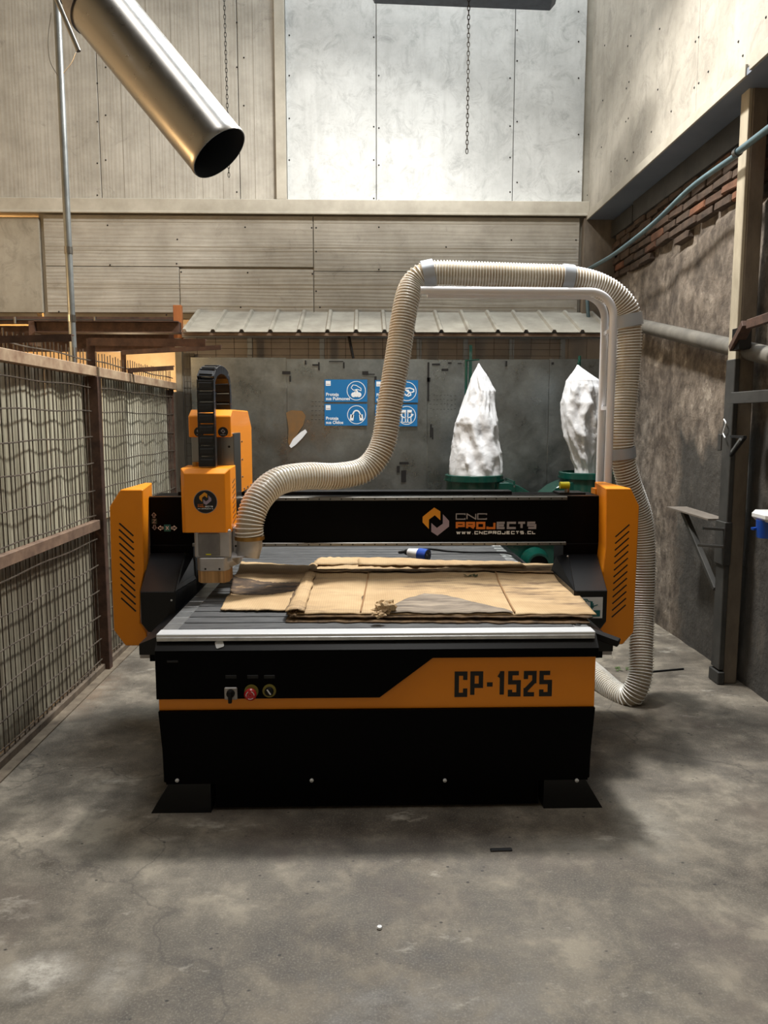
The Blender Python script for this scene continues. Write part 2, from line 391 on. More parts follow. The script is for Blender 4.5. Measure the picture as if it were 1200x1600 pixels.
_c = SHEETM.mix(SHEETM.ramp(SHEETM.noise(3.2, 6, 0.6, sc=(1, 2.4, 0.3), loc=(2, 2, 2)), [(0.62, 0.0), (0.72, 0.6)]), _c, (110, 88, 68))
_w = SHEETM.n('ShaderNodeTexWave', wave_type='BANDS', bands_direction='Y'); _w.inputs['Scale'].default_value = 5.4; _w.inputs['Distortion'].default_value = 1.2; _w.inputs['Detail'].default_value = 2
SHEETM.L(SHEETM.coords((1, 1, .1)), _w.inputs['Vector'])
_c = SHEETM.mix(0.55, _c, SHEETM.ramp(_w.outputs['Fac'], [(0.1, (130, 128, 118)), (0.5, (255, 255, 255))]), 'MULTIPLY')
_h = SHEETM.n('ShaderNodeHueSaturation'); SHEETM.L(_c, _h.inputs['Color']); SHEETM.L(SHEETM.math('ADD', SHEETM.math('MULTIPLY', SHEETM.objrand(), 0.3), 0.82), _h.inputs['Value'])
SHEETM.setcol(_h.outputs[0]); SHEET = SHEETM.m
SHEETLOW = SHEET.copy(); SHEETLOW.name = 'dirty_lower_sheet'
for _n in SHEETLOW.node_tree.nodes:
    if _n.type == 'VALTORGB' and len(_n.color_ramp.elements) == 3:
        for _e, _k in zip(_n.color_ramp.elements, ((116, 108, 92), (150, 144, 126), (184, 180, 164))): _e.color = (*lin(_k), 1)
ZINC = mat_zinc('galvanised_sheet', (146, 150, 149), 0.95, 0.30, 60)
DUCTM = Mat('polished_galvanised_duct', (142, 139, 134), 0.24, 1.0)
DUCTM.setrough(DUCTM.ramp(DUCTM.noise(30, 3, 0.5), [(0.3, 0.27), (0.75, 0.33)])); DUCTM.setbump(DUCTM.noise(2, 1), 0.08, 0.01)
DUCT = DUCTM.m
TIN = vary(Mat('dusty_tin_roof', (150, 144, 132), 0.7, 0.1), (128, 122, 110), (166, 160, 146), 4, 8, bump=0.15)
ORANGEM = Mat('orange_powder_coat', (244, 146, 6), 0.42, 0.0, coat=0.15)
ORANGEM.setbump(ORANGEM.noise(350, 2), 0.06, 0.001); ORANGE = ORANGEM.m
BLACKM = Mat('black_powder_coat', (5, 5, 7), 0.45, 0.0, spec=0.06); BLACKM.setbump(BLACKM.noise(300, 2), 0.08, 0.001); BLACK = BLACKM.m
BLACKSAT = vary(Mat('satin_black_shroud', (16, 17, 19), 0.36, spec=.4), (11, 12, 14), (17, 18, 20), 200, 2, bump=0.1, bd=0.001)
PLASTIC = Mat('black_plastic', (20, 21, 24), 0.4).m
RUBBER = Mat('black_rubber', (12, 12, 13), 0.6, spec=.3).m
SLATC = vary(Mat('charcoal_pvc_slat', (66, 67, 68), 0.5), (50, 51, 52), (88, 89, 90), 9, 9, (1, 6, 1), bump=0.15, bd=0.002, rand=0.16)
ALU = vary(Mat('aluminium', (205, 207, 208), 0.32, 0.9), (180, 182, 184), (218, 220, 220), 14, 5, rand=0.35)
ALUF = Mat('brushed_aluminium', (228, 230, 232), 0.35, 0.45).m
ALUCAST = vary(Mat('grey_cast_aluminium', (176, 172, 170), 0.42, 0.35), (160, 156, 154), (186, 182, 180), 8, 5)
STEEL = Mat('machined_steel', (140, 138, 134), 0.3, 1.0).m
WHITEPAINT = Mat('white_painted_pipe', (226, 226, 230), 0.4, 0.0).m
COLLAR = Mat('grey_collar', (176, 182, 190), 0.4, 0.15).m
HOSEM = Mat('translucent_hose_wall', (196, 178, 150), 0.22, 0.0, coat=0.4); HOSE = HOSEM.m
HOSEM.setcol(HOSEM.ramp(HOSEM.noise(2.5, 5), [(0.35, (152, 130, 104)), (0.65, (186, 174, 152))]))
RIB = Mat('ivory_hose_rib', (244, 242, 236), 0.3, 0.0, coat=0.3).m
GREEN = Mat('dark_green_enamel', (12, 62, 52), 0.22, 0.0, coat=0.5).m
BAGM = Mat('white_filter_cloth', (208, 210, 213), 0.42); BAGM.setbump(BAGM.noise(14, 5, 0.6, dist=1.5), 0.35, 0.012); BAG = BAGM.m
BAGM.b.inputs['Sheen Weight'].default_value = 0.2
def cardmat():
    m = Mat('corrugated_cardboard', (196, 160, 112), 0.8)
    c = m.ramp(m.noise(4, 7, 0.65), [(0.3, (168, 138, 98)), (0.7, (192, 164, 124))])
    fl = m.n('ShaderNodeTexWave', wave_type='BANDS', bands_direction='X'); fl.inputs['Scale'].default_value = 30; m.L(m.coords(), fl.inputs['Vector'])
    c = m.mix(0.10, c, fl.outputs['Color'], 'MULTIPLY')
    X, Y, Z = m.xyz()
    dirt = m.math('MULTIPLY', m.ramp(m.noise(9, 8, 0.7, sc=(0.5, 2, 1)), [(0.46, 0.0), (0.62, 1.0)]), m.ramp(m.noise(1.7, 3, sc=(0.6, 2, 1), loc=(1, 3, 0)), [(0.5, 0.0), (0.62, 0.85)]))
    c = m.mix(dirt, c, (96, 74, 54)); m.setcol(c); m.setbump(fl.outputs['Fac'], 0.08, 0.002); return m.m
CARD = cardmat()
CARDEDGE = vary(Mat('torn_cardboard_core', (150, 122, 90), 0.9), (52, 42, 34), (140, 112, 80), 18, 8, bump=0.5)
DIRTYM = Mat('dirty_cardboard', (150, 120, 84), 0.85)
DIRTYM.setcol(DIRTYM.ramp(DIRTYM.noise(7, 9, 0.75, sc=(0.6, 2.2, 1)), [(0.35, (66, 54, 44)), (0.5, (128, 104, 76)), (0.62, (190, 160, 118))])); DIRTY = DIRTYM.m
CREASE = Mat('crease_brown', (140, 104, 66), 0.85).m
WETCARD = vary(Mat('grey_torn_ply', (124, 112, 98), 0.9), (84, 74, 66), (158, 144, 126), 10, 9, (0.5, 2.5, 1), bump=0.8, bd=0.01)
BLUES = Mat('sign_blue', (22, 104, 160), 0.45).m
WHITE = Mat('white_print', (228, 230, 232), 0.5).m
GREYPR = Mat('grey_print', (150, 146, 152), 0.5).m
LILAC = Mat('lilac_print', (162, 146, 162), 0.4, 0.3).m
GOLDPR = Mat('golden_print', (224, 150, 32), 0.4, 0.2).m
ORPR = Mat('orange_print', (206, 112, 24), 0.5).m
BLKPR = Mat('black_print', (16, 14, 14), 0.5).m
TEAL = Mat('teal_print', (20, 110, 114), 0.5).m
RED = Mat('red_button', (190, 24, 30), 0.35, coat=0.4).m
YELLOW = Mat('yellow_plastic', (206, 196, 20), 0.35, coat=0.3).m
DIMYEL = Mat('olive_yellow_ring', (120, 110, 40), 0.5).m
BLUEPL = Mat('blue_plastic', (22, 70, 160), 0.35, coat=0.3).m
WHITEPL = Mat('white_plastic', (222, 222, 220), 0.4).m
BRISTLE = Mat('tan_bristles', (176, 134, 86), 0.8)
_b = BRISTLE.noise(70, 4, 0.6, sc=(1, 1, 0.02)); BRISTLE.setcol(BRISTLE.ramp(_b, [(0.3, (120, 88, 52)), (0.6, (188, 146, 96))])); BRISTLE.setbump(_b, 0.6, 0.004)
BRASS = Mat('brass', (170, 130, 70), 0.35, 0.9).m
BLUEPIPE = vary(Mat('blue_grey_conduit', (104, 130, 138), 0.4, 0.1), (74, 94, 102), (104, 128, 134), 3, 5)
GREYPIPE = vary(Mat('dusty_grey_pipe', (120, 116, 106), 0.7), (82, 79, 73), (112, 108, 99), 6, 7, bump=0.2)
CHAINM = Mat('dark_chain_steel', (70, 68, 64), 0.45, 0.8).m
WARMWALL = vary(Mat('cream_bay_wall', (214, 188, 150), 0.8), (196, 168, 128), (228, 206, 172), 2, 5)
STUDM = Mat('zinc_stud', (150, 156, 160), 0.45, 0.5).m
SCREW = Mat('screw_head', (40, 38, 36), 0.5, 0.6).m
BROWNW = vary(Mat('brown_board', (186, 180, 174), 0.85), (170, 164, 158), (200, 194, 188), 3, 6)
OLDBOARD = vary(Mat('grey_old_board', (118, 114, 104), 0.85), (100, 96, 88), (134, 130, 120), 5, 6, (1, 1, 0.3), bump=0.2)
ORTIMB = vary(Mat('orange_brown_timber', (160, 96, 48), 0.7), (136, 78, 38), (180, 112, 60), 8, 6, (1, 1, .2))

# ------------------------------------------------------------------ the room
YB = 7.4; XR = 2.32; XU = 2.08
mb = MB(); N = 90
mb.box(-5.2, 3.2, -3.0, 9.0, -0.15, 0.0); struct(mb.build('floor', FLOOR))
# back wall: carcass with a slit where warm light comes through
wb = struct(MB().box(-3.0, XU + 0.3, YB + 0.03, YB + 0.14, 2.56, 9.4).box(-5.2, -3.0, YB + 0.03, YB + 0.14, 3.5, 9.4).box(-5.2, -3.06, YB + 0.03, YB + 0.14, 2.56, 3.42)
            .box(-1.62, XR + 0.3, YB + 0.03, YB + 0.14, 0, 2.56).build('wall_back', TRIM))
wb['label'] = 'rear wall clad in pale fibre-cement boards above a grey shed front'
def zb(py): return at(600, py, y=YB).z
def xb(px, py): return at(px, py, y=YB).x
g = 0.006
def panel(x0, x1, z0, z1, mat, dy=0.0, nm='board', parent=None, t=0.02):
    return bx(x0 + g / 2, x1 - g / 2, YB - t - dy, YB + 0.03, z0 + g / 2, z1 - g / 2).build(nm, mat, parent or wb, bevel=0.003)
ZT = 9.4; ZBM1, ZBM0 = zb(316), zb(339); ZL0 = zb(491)
# upper left vertical boards
for a, b in ((-4.9, xb(-140, 300)), (xb(-140, 300), xb(160, 300)), (xb(160, 300), xb(376, 300)), (xb(376, 300), xb(433, 300))):
    panel(a, b, ZBM1, ZT, BOARD_V if a > -2.6 else SMOOTH if False else BOARD_V, dy=0.0)
# narrow tongue lines on the vertical boards
mbs = MB()
for px in (196, 238, 275, 318, 350, 400):
    x = xb(px, 300); mbs.box(x - 0.0015, x + 0.0015, YB - 0.0215, YB - 0.019, ZBM1 + 0.01, ZT)
mbs.build('groove_lines', Mat('groove_shade', (120, 112, 98), 0.8).m, wb, kind='stuff')
# pilaster between the two kinds of cladding
pz = struct(bx(xb(433, 300), xb(449, 300), YB - 0.07, YB + 0.03, ZBM1, ZT).build('trim_1', TRIM, bevel=0.004))
for a, b in ((449, 588), (588, 800), (800, 909)):
    panel(xb(a, 300), xb(b, 300), ZBM1, ZT, SMOOTH)
# horizontal steel beam across the wall
struct(MB().box(-5.0, XU, YB - 0.075, YB + 0.02, ZBM0 + .012, ZBM1).box(-5.0, XU, YB - 0.085, YB - 0.07, ZBM0, ZBM0 + 0.02).build('trim_2', TRIM, bevel=0.003))
# lower horizontal boards
zmid = zb(420)
panel(-4.9, xb(69, 400) - 0.025, ZL0, zb(343), mat_smooth_board('left_low_panel', (140, 134, 120), (170, 164, 150)), dy=-0.004)
for a, b, z0, z1 in ((71, 490, zb(419), ZBM0), (71, 280, ZL0, zb(419)), (280, 490, ZL0, zb(422)), (490, 904, zb(425), ZBM0), (490, 904, ZL0, zb(425))):
    panel(xb(a, 400), xb(b, 400), z0, z1, BOARD_H)
mbs = MB()
for py in (350, 388, 394, 446, 452, 480):
    z = zb(py); mbs.box(xb(73, 400), XU - 0.1, YB - 0.0225, YB - 0.0195, z - 0.002, z + 0.002)
mbs.build('ledge_lines', Mat('ledge_shade', (150, 142, 126), 0.8).m, wb, kind='stuff')
mbs = MB()
def screw(px, py, r=0.008):
    p = at(px, py, y=YB - 0.021); mbs.lathe([(r, 0.0), (r * .6, -0.004), (0.0005, -0.005)], p, 7, 'y')
for px, ys in ((152, (70, 130, 190, 255, 305)), (165, (105, 180, 250)), (370, (35, 105, 240, 300)), (381, (90, 165)), (584, (58, 198, 250, 310)), (592, (118, 200, 258, 313)),
               (452, (55, 118, 185, 250)), (797, (122, 197, 246, 300)), (808, (47, 95, 190, 285)), (904, (18, 65, 122, 210, 268)), (430, (127, 320))):
    for y in ys: screw(px, y)
for x, y in ((277, 320), (168, 352), (277, 374), (383, 355), (276, 412), (172, 414), (487, 356), (494, 356), (494, 393), (592, 355), (697, 386), (799, 375), (592, 421), (900, 375), (880, 420), (488, 428), (494, 455),
             (376, 480), (260, 492), (92, 487), (283, 425), (387, 426), (565, 490), (620, 489), (660, 490), (700, 425), (497, 316), (664, 318), (727, 318), (873, 318), (500, 480)):
    screw(x, y)
mbs.build('screw_heads', SCREW, wb, kind='stuff')
# the strip of wall right of the boards (down to the shed roof) and the dark gap below the boards on the left
struct(bx(XU - 0.04, XR + 0.02, YB - 0.06, YB + 0.03, 2.3, 3.47).build('trim_3', CONCPOST, bevel=0.004))
# right upper wall
wr = struct(MB().box(XU + 0.02, XU + 0.14, -3.0, YB + .03, 3.49, 9.4).build('wall_right_upper', TRIM))
def yr(px, py): return at(px, py, x=XU).y
yj = yr(1090, 100)
for a, b in ((-3.0, 1.9), (1.9, yj), (yj, YB - 0.02)):
    bx(XU, XU + 0.03, a + g / 2, b - g / 2, 3.50, 9.4).build('board', RBOARD, wr, bevel=0.003)
mbs = MB()
for px, py in ((913, 12), (919, 50), (912, 78), (908, 118), (1031, 45), (986, 56), (981, 72), (945, 71), (1092, 58), (1087, 65), (1154, 65), (1161, 87), (1085, 137), (1092, 130), (1028, 140), (983, 128), (942, 157),
               (979, 138), (1107, 112), (982, 185), (978, 190), (1049, 174), (1018, 206), (940, 230), (990, 238), (977, 248), (980, 251), (955, 268), (913, 190), (918, 305), (1197, 27)):
    p = at(px, py, x=XU); mbs.lathe([(0.008, 0), (0.005, -0.004), (0.0005, -0.005)], p, 7, 'x')
mbs.build('screw_heads', SCREW, wr, kind='stuff')
sof = struct(MB().box(XU - 0.012, XR + 0.02, -3.0, YB + .03, 3.455, 3.49).build('trim_4', BEAMBLUE))
struct(MB().box(XU - 0.02, XU - 0.004, 4.35, YB - .05, 3.45, 3.515).box(XU - 0.024, XU - 0.004, -3, 4.30, 3.46, 3.545).build('trim_5', TRIM, bevel=0.002))
struct(MB().box(XR - 0.03, XR + 0.02, -3.0, 6.75, 3.29, 3.455).box(XR - 0.028, XR + 0.02, 6.78, YB, 3.29, 3.44).build('trim_6', DARKSTEEL, bevel=0.003))
# right lower wall: rough plaster up to z=2.9, bricks above
rwm = MB(); ny, nz = 150, 80; y0, y1, z0, z1 = -1.0, YB + 0.03, 0.0, 3.32
vs = []
for j in range(nz + 1):
    for i in range(ny + 1):
        y = y0 + (y1 - y0) * i / ny; z = z0 + (z1 - z0) * j / nz
        e = 2.88 + 0.10 * noise.noise(Vector((y * 1.3, 0, 4))) + 0.05 * noise.noise(Vector((y * 5, 2, 4)))
        d = 0.022 * noise.fractal(Vector((0, y * 2.2, z * 1.6)), 1.0, 2.1, 6) + 0.035 * noise.noise(Vector((3, y * .6, z * .5)))
        if z > e: d -= 0.035
        vs.append((XR - d * 0.9, y, z))
rwm.add(vs, [(j * (ny + 1) + i, (j + 1) * (ny + 1) + i, (j + 1) * (ny + 1) + i + 1, j * (ny + 1) + i + 1) for j in range(nz) for i in range(ny)])
wl = struct(rwm.build('wall_right', PLASTER, smooth=True, angle=80))
bx(XR + 0.10, XR + 0.3, -3.0, YB + 0.1, 0.0, 3.5).build('masonry_core', MORTAR, wl)
me_b = []
for k in range(6):
    b = MB(); c = MB()
    n_ = 3; L_, H_ = 0.235, 0.056
    pts = []
    b.box(-0.03, 0.03, -L_ / 2, L_ / 2, -H_ / 2, H_ / 2)
    o = b.build('tmp', BRICK, bevel=0.008)
    for v in o.data.vertices: v.co += Vector((random.uniform(-.006, .004), random.uniform(-.006, .006), random.uniform(-.005, .005)))
    me_b.append(o.data); bpy.data.objects.remove(o)
mort = MB()
for row in range(6):
    z = 2.935 + row * 0.068
    for col in range(20):
        y = 3.0 + col * 0.25 + (0.125 if row % 2 else 0)
        if y > YB - 0.1 or y < 2.6: continue
        if row == 0 and random.random() < 0.35: continue
        o = bpy.data.objects.new('brick', random.choice(me_b)); COL.objects.link(o); o.parent = wl
        o.location = (XR + 0.022 + random.uniform(-0.006, 0.008), y + random.uniform(-.01, .01), z + random.uniform(-.004, .004))
        o.rotation_euler = (random.uniform(-.03, .03), 0, random.uniform(-.03, .03))
# left and front enclosing walls of the hall (out of frame), rear bay walls
struct(bx(-5.2, -5.1, -3.0, 9.0, 0, 9.4).build('wall_left', WARMWALL))
struct(bx(-5.2, 3.2, -3.1, -3.0, 0, 9.4).build('wall_front', TRIM))
struct(bx(-5.2, -1.66, 8.35, 8.45, 0, 9.4).build('wall_rear_bay', WARMWALL))
struct(bx(-1.64, -1.6, 7.05, 8.45, 0, 2.46).build('wall_rear_bay_side', WARMWALL))
# roof slab with a rear skylight opening and an added front opening for fill
op = [(-1.0, 1.9, 4.9, 7.3), (-2.2, 1.8, 1.0, 2.8)]
rb = MB()
rb.box(-5.2, 3.2, 7.3, 9.0, 9.4, 9.55).box(-5.2, -1.0, 4.9, 7.3, 9.4, 9.55).box(1.9, 3.2, 4.9, 7.3, 9.4, 9.55).box(-5.2, 3.2, 2.8, 4.9, 9.4, 9.55)
rb.box(-5.2, -2.2, 1.0, 2.8, 9.4, 9.55).box(1.8, 3.2, 1.0, 2.8, 9.4, 9.55).box(-5.2, 3.2, -3.0, 1.0, 9.4, 9.55)
struct(rb.build('ceiling', OLDBOARD))

# purlins in the dark gap left, above the rear bay
t = thing('steel_purlin', (-2.6, 7.3, 2.5), 'dark steel purlin close under the boarded wall at left', 'beam', None)
MB().box(-4.9, xb(276, 500), 7.34, 7.42, 2.50, 2.56).build('channel', RUST, t)
MB().box(-4.9, xb(276, 500), 7.32, 7.34, 2.525, 2.535).build('lip', DARKSTEEL, t)
for px in (22, 147):
    p = at(px, 500, y=7.3); MB().cyl(p + Vector((0, .02, .03)), p + Vector((0, .02, -.03)), 0.012, 10).build('bolt', STEEL, t)
Pa = at(60, 512, y=6.9); Pb = at(282, 512, y=6.9)
t = thing('rusty_channel_beam', (Pa.x, 6.9, Pa.z), 'thick rust-brown channel beam running behind the fence top to the orange timber', 'beam')
MB().box(Pa.x, Pb.x, 6.86, 6.94, Pa.z - .05, Pa.z + .05).build('web', RUST, t, bevel=0.003)
MB().box(Pa.x, Pb.x, 6.80, 6.86, Pa.z + .042, Pa.z + .05).box(Pa.x, Pb.x, 6.80, 6.86, Pa.z - .05, Pa.z - .042).build('flange', RUST, t)
MB().box(Pa.x - .05, Pa.x, 6.82, 6.95, Pa.z - .16, Pa.z + .05).build('end_plate', RUST, t)
q = at(200, 545, y=7.6)
struct(bx(-5.0, -1.66, 7.55, 7.62, q.z - .03, 2.5).build('trim_7', RUST))
q = at(278, 500, y=7.0)
t = thing('timber_post', (q.x, 7.0, 0), 'orange-brown timber post at the left end of the tin roof', 'post')
bx(q.x - .036, q.x + .036, 6.98, 7.04, 2.33, at(278, 477, y=7.0).z).build('upper_timber', ORTIMB, t, bevel=0.003)
bx(q.x - .03, q.x + .03, 6.98, 7.04, 1.86, 2.33).build('middle_timber', WOODLIGHT, t, bevel=0.003)
bx(q.x - .10, q.x + .03, 6.98, 7.04, 0, 1.86).build('lower_timber', OLDBOARD, t, bevel=0.003)

# ------------------------------------------------------------------ fence on the left
XF = -1.70
fen = thing('mesh_fence', (XF, 4.2, 0), 'tall welded-wire fence with rusty rails and corrugated sheets behind, along left side', 'fence')
FY0, FY1 = 1.6, 6.92
bx(XF - .02, XF + .04, FY0, FY1, 1.875, 1.935).build('top_rail', RUSTLIGHT, fen, bevel=0.003)
bx(XF - .01, XF + .035, FY0, 4.83, 0.925, 0.985).build('middle_rail', vary(Mat('middle_rail_steel', (112, 88, 72), 0.7), (84, 64, 52), (136, 112, 92), 9, 8, bump=0.2), fen, bevel=0.003)
bx(XF - .02, XF + .02, FY0, FY1, 0.005, 0.045).build('bottom_rail', vary(Mat('bottom_rail_steel', (96, 84, 70), 0.8), (70, 60, 50), (120, 106, 90), 12, 8, bump=.3), fen, bevel=0.003)
bx(XF + .02, XF + .075, FY0, FY1, 0.0, 0.008).build('floor_track', vary(Mat('floor_track_steel', (110, 98, 82), 0.8), (84, 72, 60), (128, 116, 98), 12, 8), fen)
for y in (2.45, 4.88, 6.90):
    w = 0.03 if y < 6 else 0.008
    bx(XF - (.04 if y < 6 else .07), XF + (.05 if y < 6 else .012), y - w, y + w, 0.0, 1.875).build('post', RUST, fen, bevel=0.003)
def wire(p, nm='wire', r=0.0034, n=5): return MB().tube(p, r, n).build(nm, WIRE, fen, smooth=True)
base = wire([(XF, 0, 0.02), (XF, 0, 2.03)]); bm0 = base.data; bpy.data.objects.remove(base)
bmo = ORG[fen]
k = 0; y = FY0 + .03
while y < FY1 - .03:
    if all(abs(y - q) > 0.035 for q in (2.45, 4.88)):
        o = bpy.data.objects.new('vertical_wire', bm0); COL.objects.link(o); o.parent = fen
        o.location = (0.002 * math.sin(k * 3.1), bmo.y + y - bmo.y - 0.0, 0); k += 1
        o.rotation_euler = (random.uniform(-.002, .002), 0, 0)
        # the shared mesh was built about y = 0
        o.location.y = y
    y += 0.055
for z in (1.975, 1.81, 1.66, 1.50, 1.34, 1.17, 1.01, 0.856, 0.69, 0.53, 0.364, 0.21, 0.075):
    n_ = 60; pth = [(XF + 0.004, FY0 + (FY1 - FY0) * i / n_, z + 0.004 * math.sin(i * .7 + z * 9)) for i in range(n_ + 1)]
    wire(pth, 'horizontal_wire', .0044)
# corrugated sheets behind, upper ones buckled
def sheet(ya, yb, za, zb_, amp):
    n_ = int((yb - ya) / 0.0095); vs = []; m_ = 9
    for j in range(m_ + 1):
        z = za + (zb_ - za) * j / m_
        for i in range(n_ + 1):
            yy = ya + (yb - ya) * i / n_
            x = XF - 0.042 + 0.0022 * math.sin(2 * math.pi * yy / 0.058) + amp * math.sin(2 * math.pi * yy / 0.40 + 1.2 * z + .6 * math.sin(yy * 3)) + amp * .7 * noise.noise(Vector((yy * 2.5, z * 2, 1)))
            vs.append((x, yy, z))
    b = MB().add(vs, [(j * (n_ + 1) + i, (j + 1) * (n_ + 1) + i, (j + 1) * (n_ + 1) + i + 1, j * (n_ + 1) + i + 1) for j in range(m_) for i in range(n_)])
    return b.build('corrugated_sheet', SHEET, fen, smooth=True, angle=85)
for ya in [1.62 + .885 * i for i in range(6)]:
    yb_ = min(ya + 0.883, 6.93)
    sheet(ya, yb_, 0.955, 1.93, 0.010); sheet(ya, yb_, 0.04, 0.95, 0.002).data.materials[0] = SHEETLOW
# bracket arms fixed to the fence
def arm(pts, w=0.035, h=0.03, stub=None):
    P = [Vector(p) for p in pts]
    o = MB().obox(P[0], P[1], w, 0.005).obox(P[0] - Vector((0, w / 2, h / 2)), P[1] - Vector((0, w / 2, h / 2)), 0.005, h)
    if stub: o.obox(P[0], stub, w, 0.006, up=(0, 1, 0))
    o.build('angle_arm', RUST, fen)
yA = 3.55; a0 = at(0, 527, y=yA); a1 = at(114, 527, y=yA)
arm([(XF, yA, a0.z), (a1.x, yA, a1.z + .01)], stub=(XF, yA, 1.93))
yA = 4.9; a0 = at(147, 529, y=yA); a1 = at(322, 531, y=yA)
arm([(XF, yA, a0.z), (a1.x, yA, a1.z)], stub=(XF, yA, 1.93), w=.05, h=.045)
yA = 5.55; a0 = at(199, 548, y=yA); a1 = at(350, 542, y=yA)
arm([(XF, yA, a0.z), (a1.x, yA - .1, a1.z)], stub=(XF, yA, 1.93))
yA = 5.62; a0 = at(201, 576, y=yA); a1 = at(272, 572, y=yA)
arm([(XF + .02, yA, a0.z), (a1.x, yA, a1.z)], stub=(XF + .02, yA, 1.93))
# shadowy strip of mesh panel between fence end and zinc sheets
# tall galvanised conduit behind the fence
c0 = at(114, 540, y=4.82)
t = thing('steel_conduit', (c0.x, 4.82, 0), 'slim galvanised steel pole rising behind the fence towards the duct', 'pole')
MB().cyl((c0.x, 4.82, 0), (c0.x, 4.82, 5.6), 0.021, 14).build('pole', mat_zinc('conduit_zinc', (130, 134, 134), .6, .4), t, smooth=True)
for z in (2.22, 2.62): MB().lathe([(.0215, -.02), (.0245, -.02), (.0245, .02), (.0215, .02)], (c0.x, 4.82, z), 14).build('clamp', STEEL, t, smooth=True)

# ------------------------------------------------------------------ shed front: zinc sheets, mesh, tin roof
YS = 6.80
sh = thing('zinc_partition', (0.3, YS, 0), 'dull galvanised sheet-metal partition behind the machine', 'partition')
zt = at(600, 561, y=YS).z
def xs(px, py=600): return at(px, py, y=YS).x
for i, (a, b, dz) in enumerate(((299, 448, .01), (448, 668, 0), (668, 733, -.005), (735, 858, 0), (858, 946, .004))):
    n_ = 14; x0, x1 = xs(a) + .001, xs(b) - .001; vs = []
    for j in range(n_ + 1):
        z = (zt + dz) * j / n_
        for k in range(9):
            x = x0 + (x1 - x0) * k / 8; e = 0 if k in (0, 8) else 1
            vs.append((x, YS + e * .009 * noise.noise(Vector((x * 2, 1, z * 1.4 + i))) + (.004 if i % 2 else 0), z))
    MB().add(vs, [(j * 9 + k, (j + 1) * 9 + k, (j + 1) * 9 + k + 1, j * 9 + k + 1) for j in range(n_) for k in range(8)]).build('zinc_sheet', ZINC, sh, smooth=True, angle=80)
bx(xs(733) - .004, xs(735) + .01, YS - .012, YS - .004, 1.0, zt + .12).build('green_upright', GREEN, sh)
# rust stain (a stain with its own shape) and paint smear
stn = Mat('rust_stain_patch', (126, 88, 48), 0.7, 0.3); stain = stn.m
def decal(pxs, y, mat, nm, parent, d=0.0012):
    P = [at(a, b, y=y) for a, b in pxs]; return flat(MB(), [(p.x, p.z) for p in P], y, d).build(nm, mat, parent)
decal([(447, 645), (455, 641), (472, 642), (478, 650), (474, 664), (466, 676), (458, 690), (453, 700), (450, 690), (451, 670)], YS - .006, vary(stn, (104, 86, 62), (134, 96, 52), 9, 6), 'rust_stain', sh)
decal([(452, 697), (458, 686), (470, 675), (477, 671), (480, 675), (472, 685), (462, 695), (455, 700)], YS - .008, WHITE, 'paint_smear', sh)
mk = MB()
for px, py, dx, dy in ((441, 584, 12, -4), (452, 587, 2, 9), (476, 563, 2, 6), (488, 569, 9, 2), (497, 566, 2, 12), (514, 564, 22, 1), (536, 566, 2, 9), (566, 580, 9, 5), (575, 584, 10, 1), (585, 588, 3, 9), (668, 566, 2, 60), (675, 568, 12, 2), (690, 576, 10, 3), (667, 590, 5, 6),
                       (700, 566, 5, 2), (715, 567, 6, 1), (672, 663, 2, 20), (624, 722, 14, 3), (627, 735, 7, 18), (620, 728, 4, 10), (520, 745, 3, 12), (675, 668, 1.5, 18), (790, 564, 2, 8), (862, 566, 3, 3)):
    a = at(px, py, y=YS - .008); b = at(px + dx, py + dy, y=YS - .008)
    mk.box(min(a.x, b.x), max(a.x, b.x) + .003, YS - .0085, YS - .007, min(a.z, b.z) - .003, max(a.z, b.z))
for ln in range(5):
    for k in range(5):
        px = 485 + k * 6 + random.uniform(0, 2); py = 628 + ln * 7
        a = at(px, py, y=YS - .008); mk.box(a.x, a.x + .018, YS - .0085, YS - .007, a.z, a.z + .003)
for ln in range(4):
    for k in range(8):
        px = 670 + k * 5.5 + random.uniform(0, 2); py = 618 + ln * 7 + random.uniform(-1, 1)
        a = at(px, py, y=YS - .008); mk.box(a.x, a.x + .015, YS - .0085, YS - .007, a.z, a.z + .0025)
mk.build('marker_scribbles', BLKPR, sh, kind='stuff')
# framing above the sheets
fr = thing('shed_frame', (0.3, 6.85, 0), 'zinc studs, purlin and wire mesh filling the gap under the tin roof', 'frame')
za, zbm = at(600, 520, y=6.86).z, at(600, 528, y=6.86).z
bx(xs(285), xs(945), 6.84, 6.90, zbm, za).build('purlin', STUDM, fr, bevel=.002)
for px in (390, 503, 655, 728, 800, 880):
    p = at(px, 545, y=6.9); bx(p.x - .022, p.x + .022, 6.91, 6.95, 0.0, zbm).build('stud', STUDM, fr, bevel=.002)
bx(-1.6, XR, 7.05, 7.07, 1.9, 2.44).build('backing_board', BROWNW, fr)
for px in range(308, 940, 29): 
    p = at(px, 545, y=6.87); MB().tube([(p.x, 6.875, 1.9), (p.x, 6.875, zbm + .01)], .0026, 5).build('mesh_wire', WIRE, fr)
for py in (535, 545, 555): 
    z = at(600, py, y=6.87).z; MB().tube([(xs(285), 6.88, z), (xs(880), 6.88, z - .003)], .0022, 5).build('mesh_wire', WIRE, fr)
MB().cyl(at(545, 525, y=6.83), at(552, 560, y=6.83), .012, 8).build('cable_bundle', RUBBER, fr)
for x in (-1.60, -1.545): bx(x - .027, x + .027, 6.99, 7.01, 0, 2.2).build('grey_board', OLDBOARD, fr)
for k in range(18): MB().tube([(-1.60, 6.95, .3 + k * .11), (-1.5, 6.95, .3 + k * .11)], .0025, 5).build('mesh_wire', WIRE, fr)
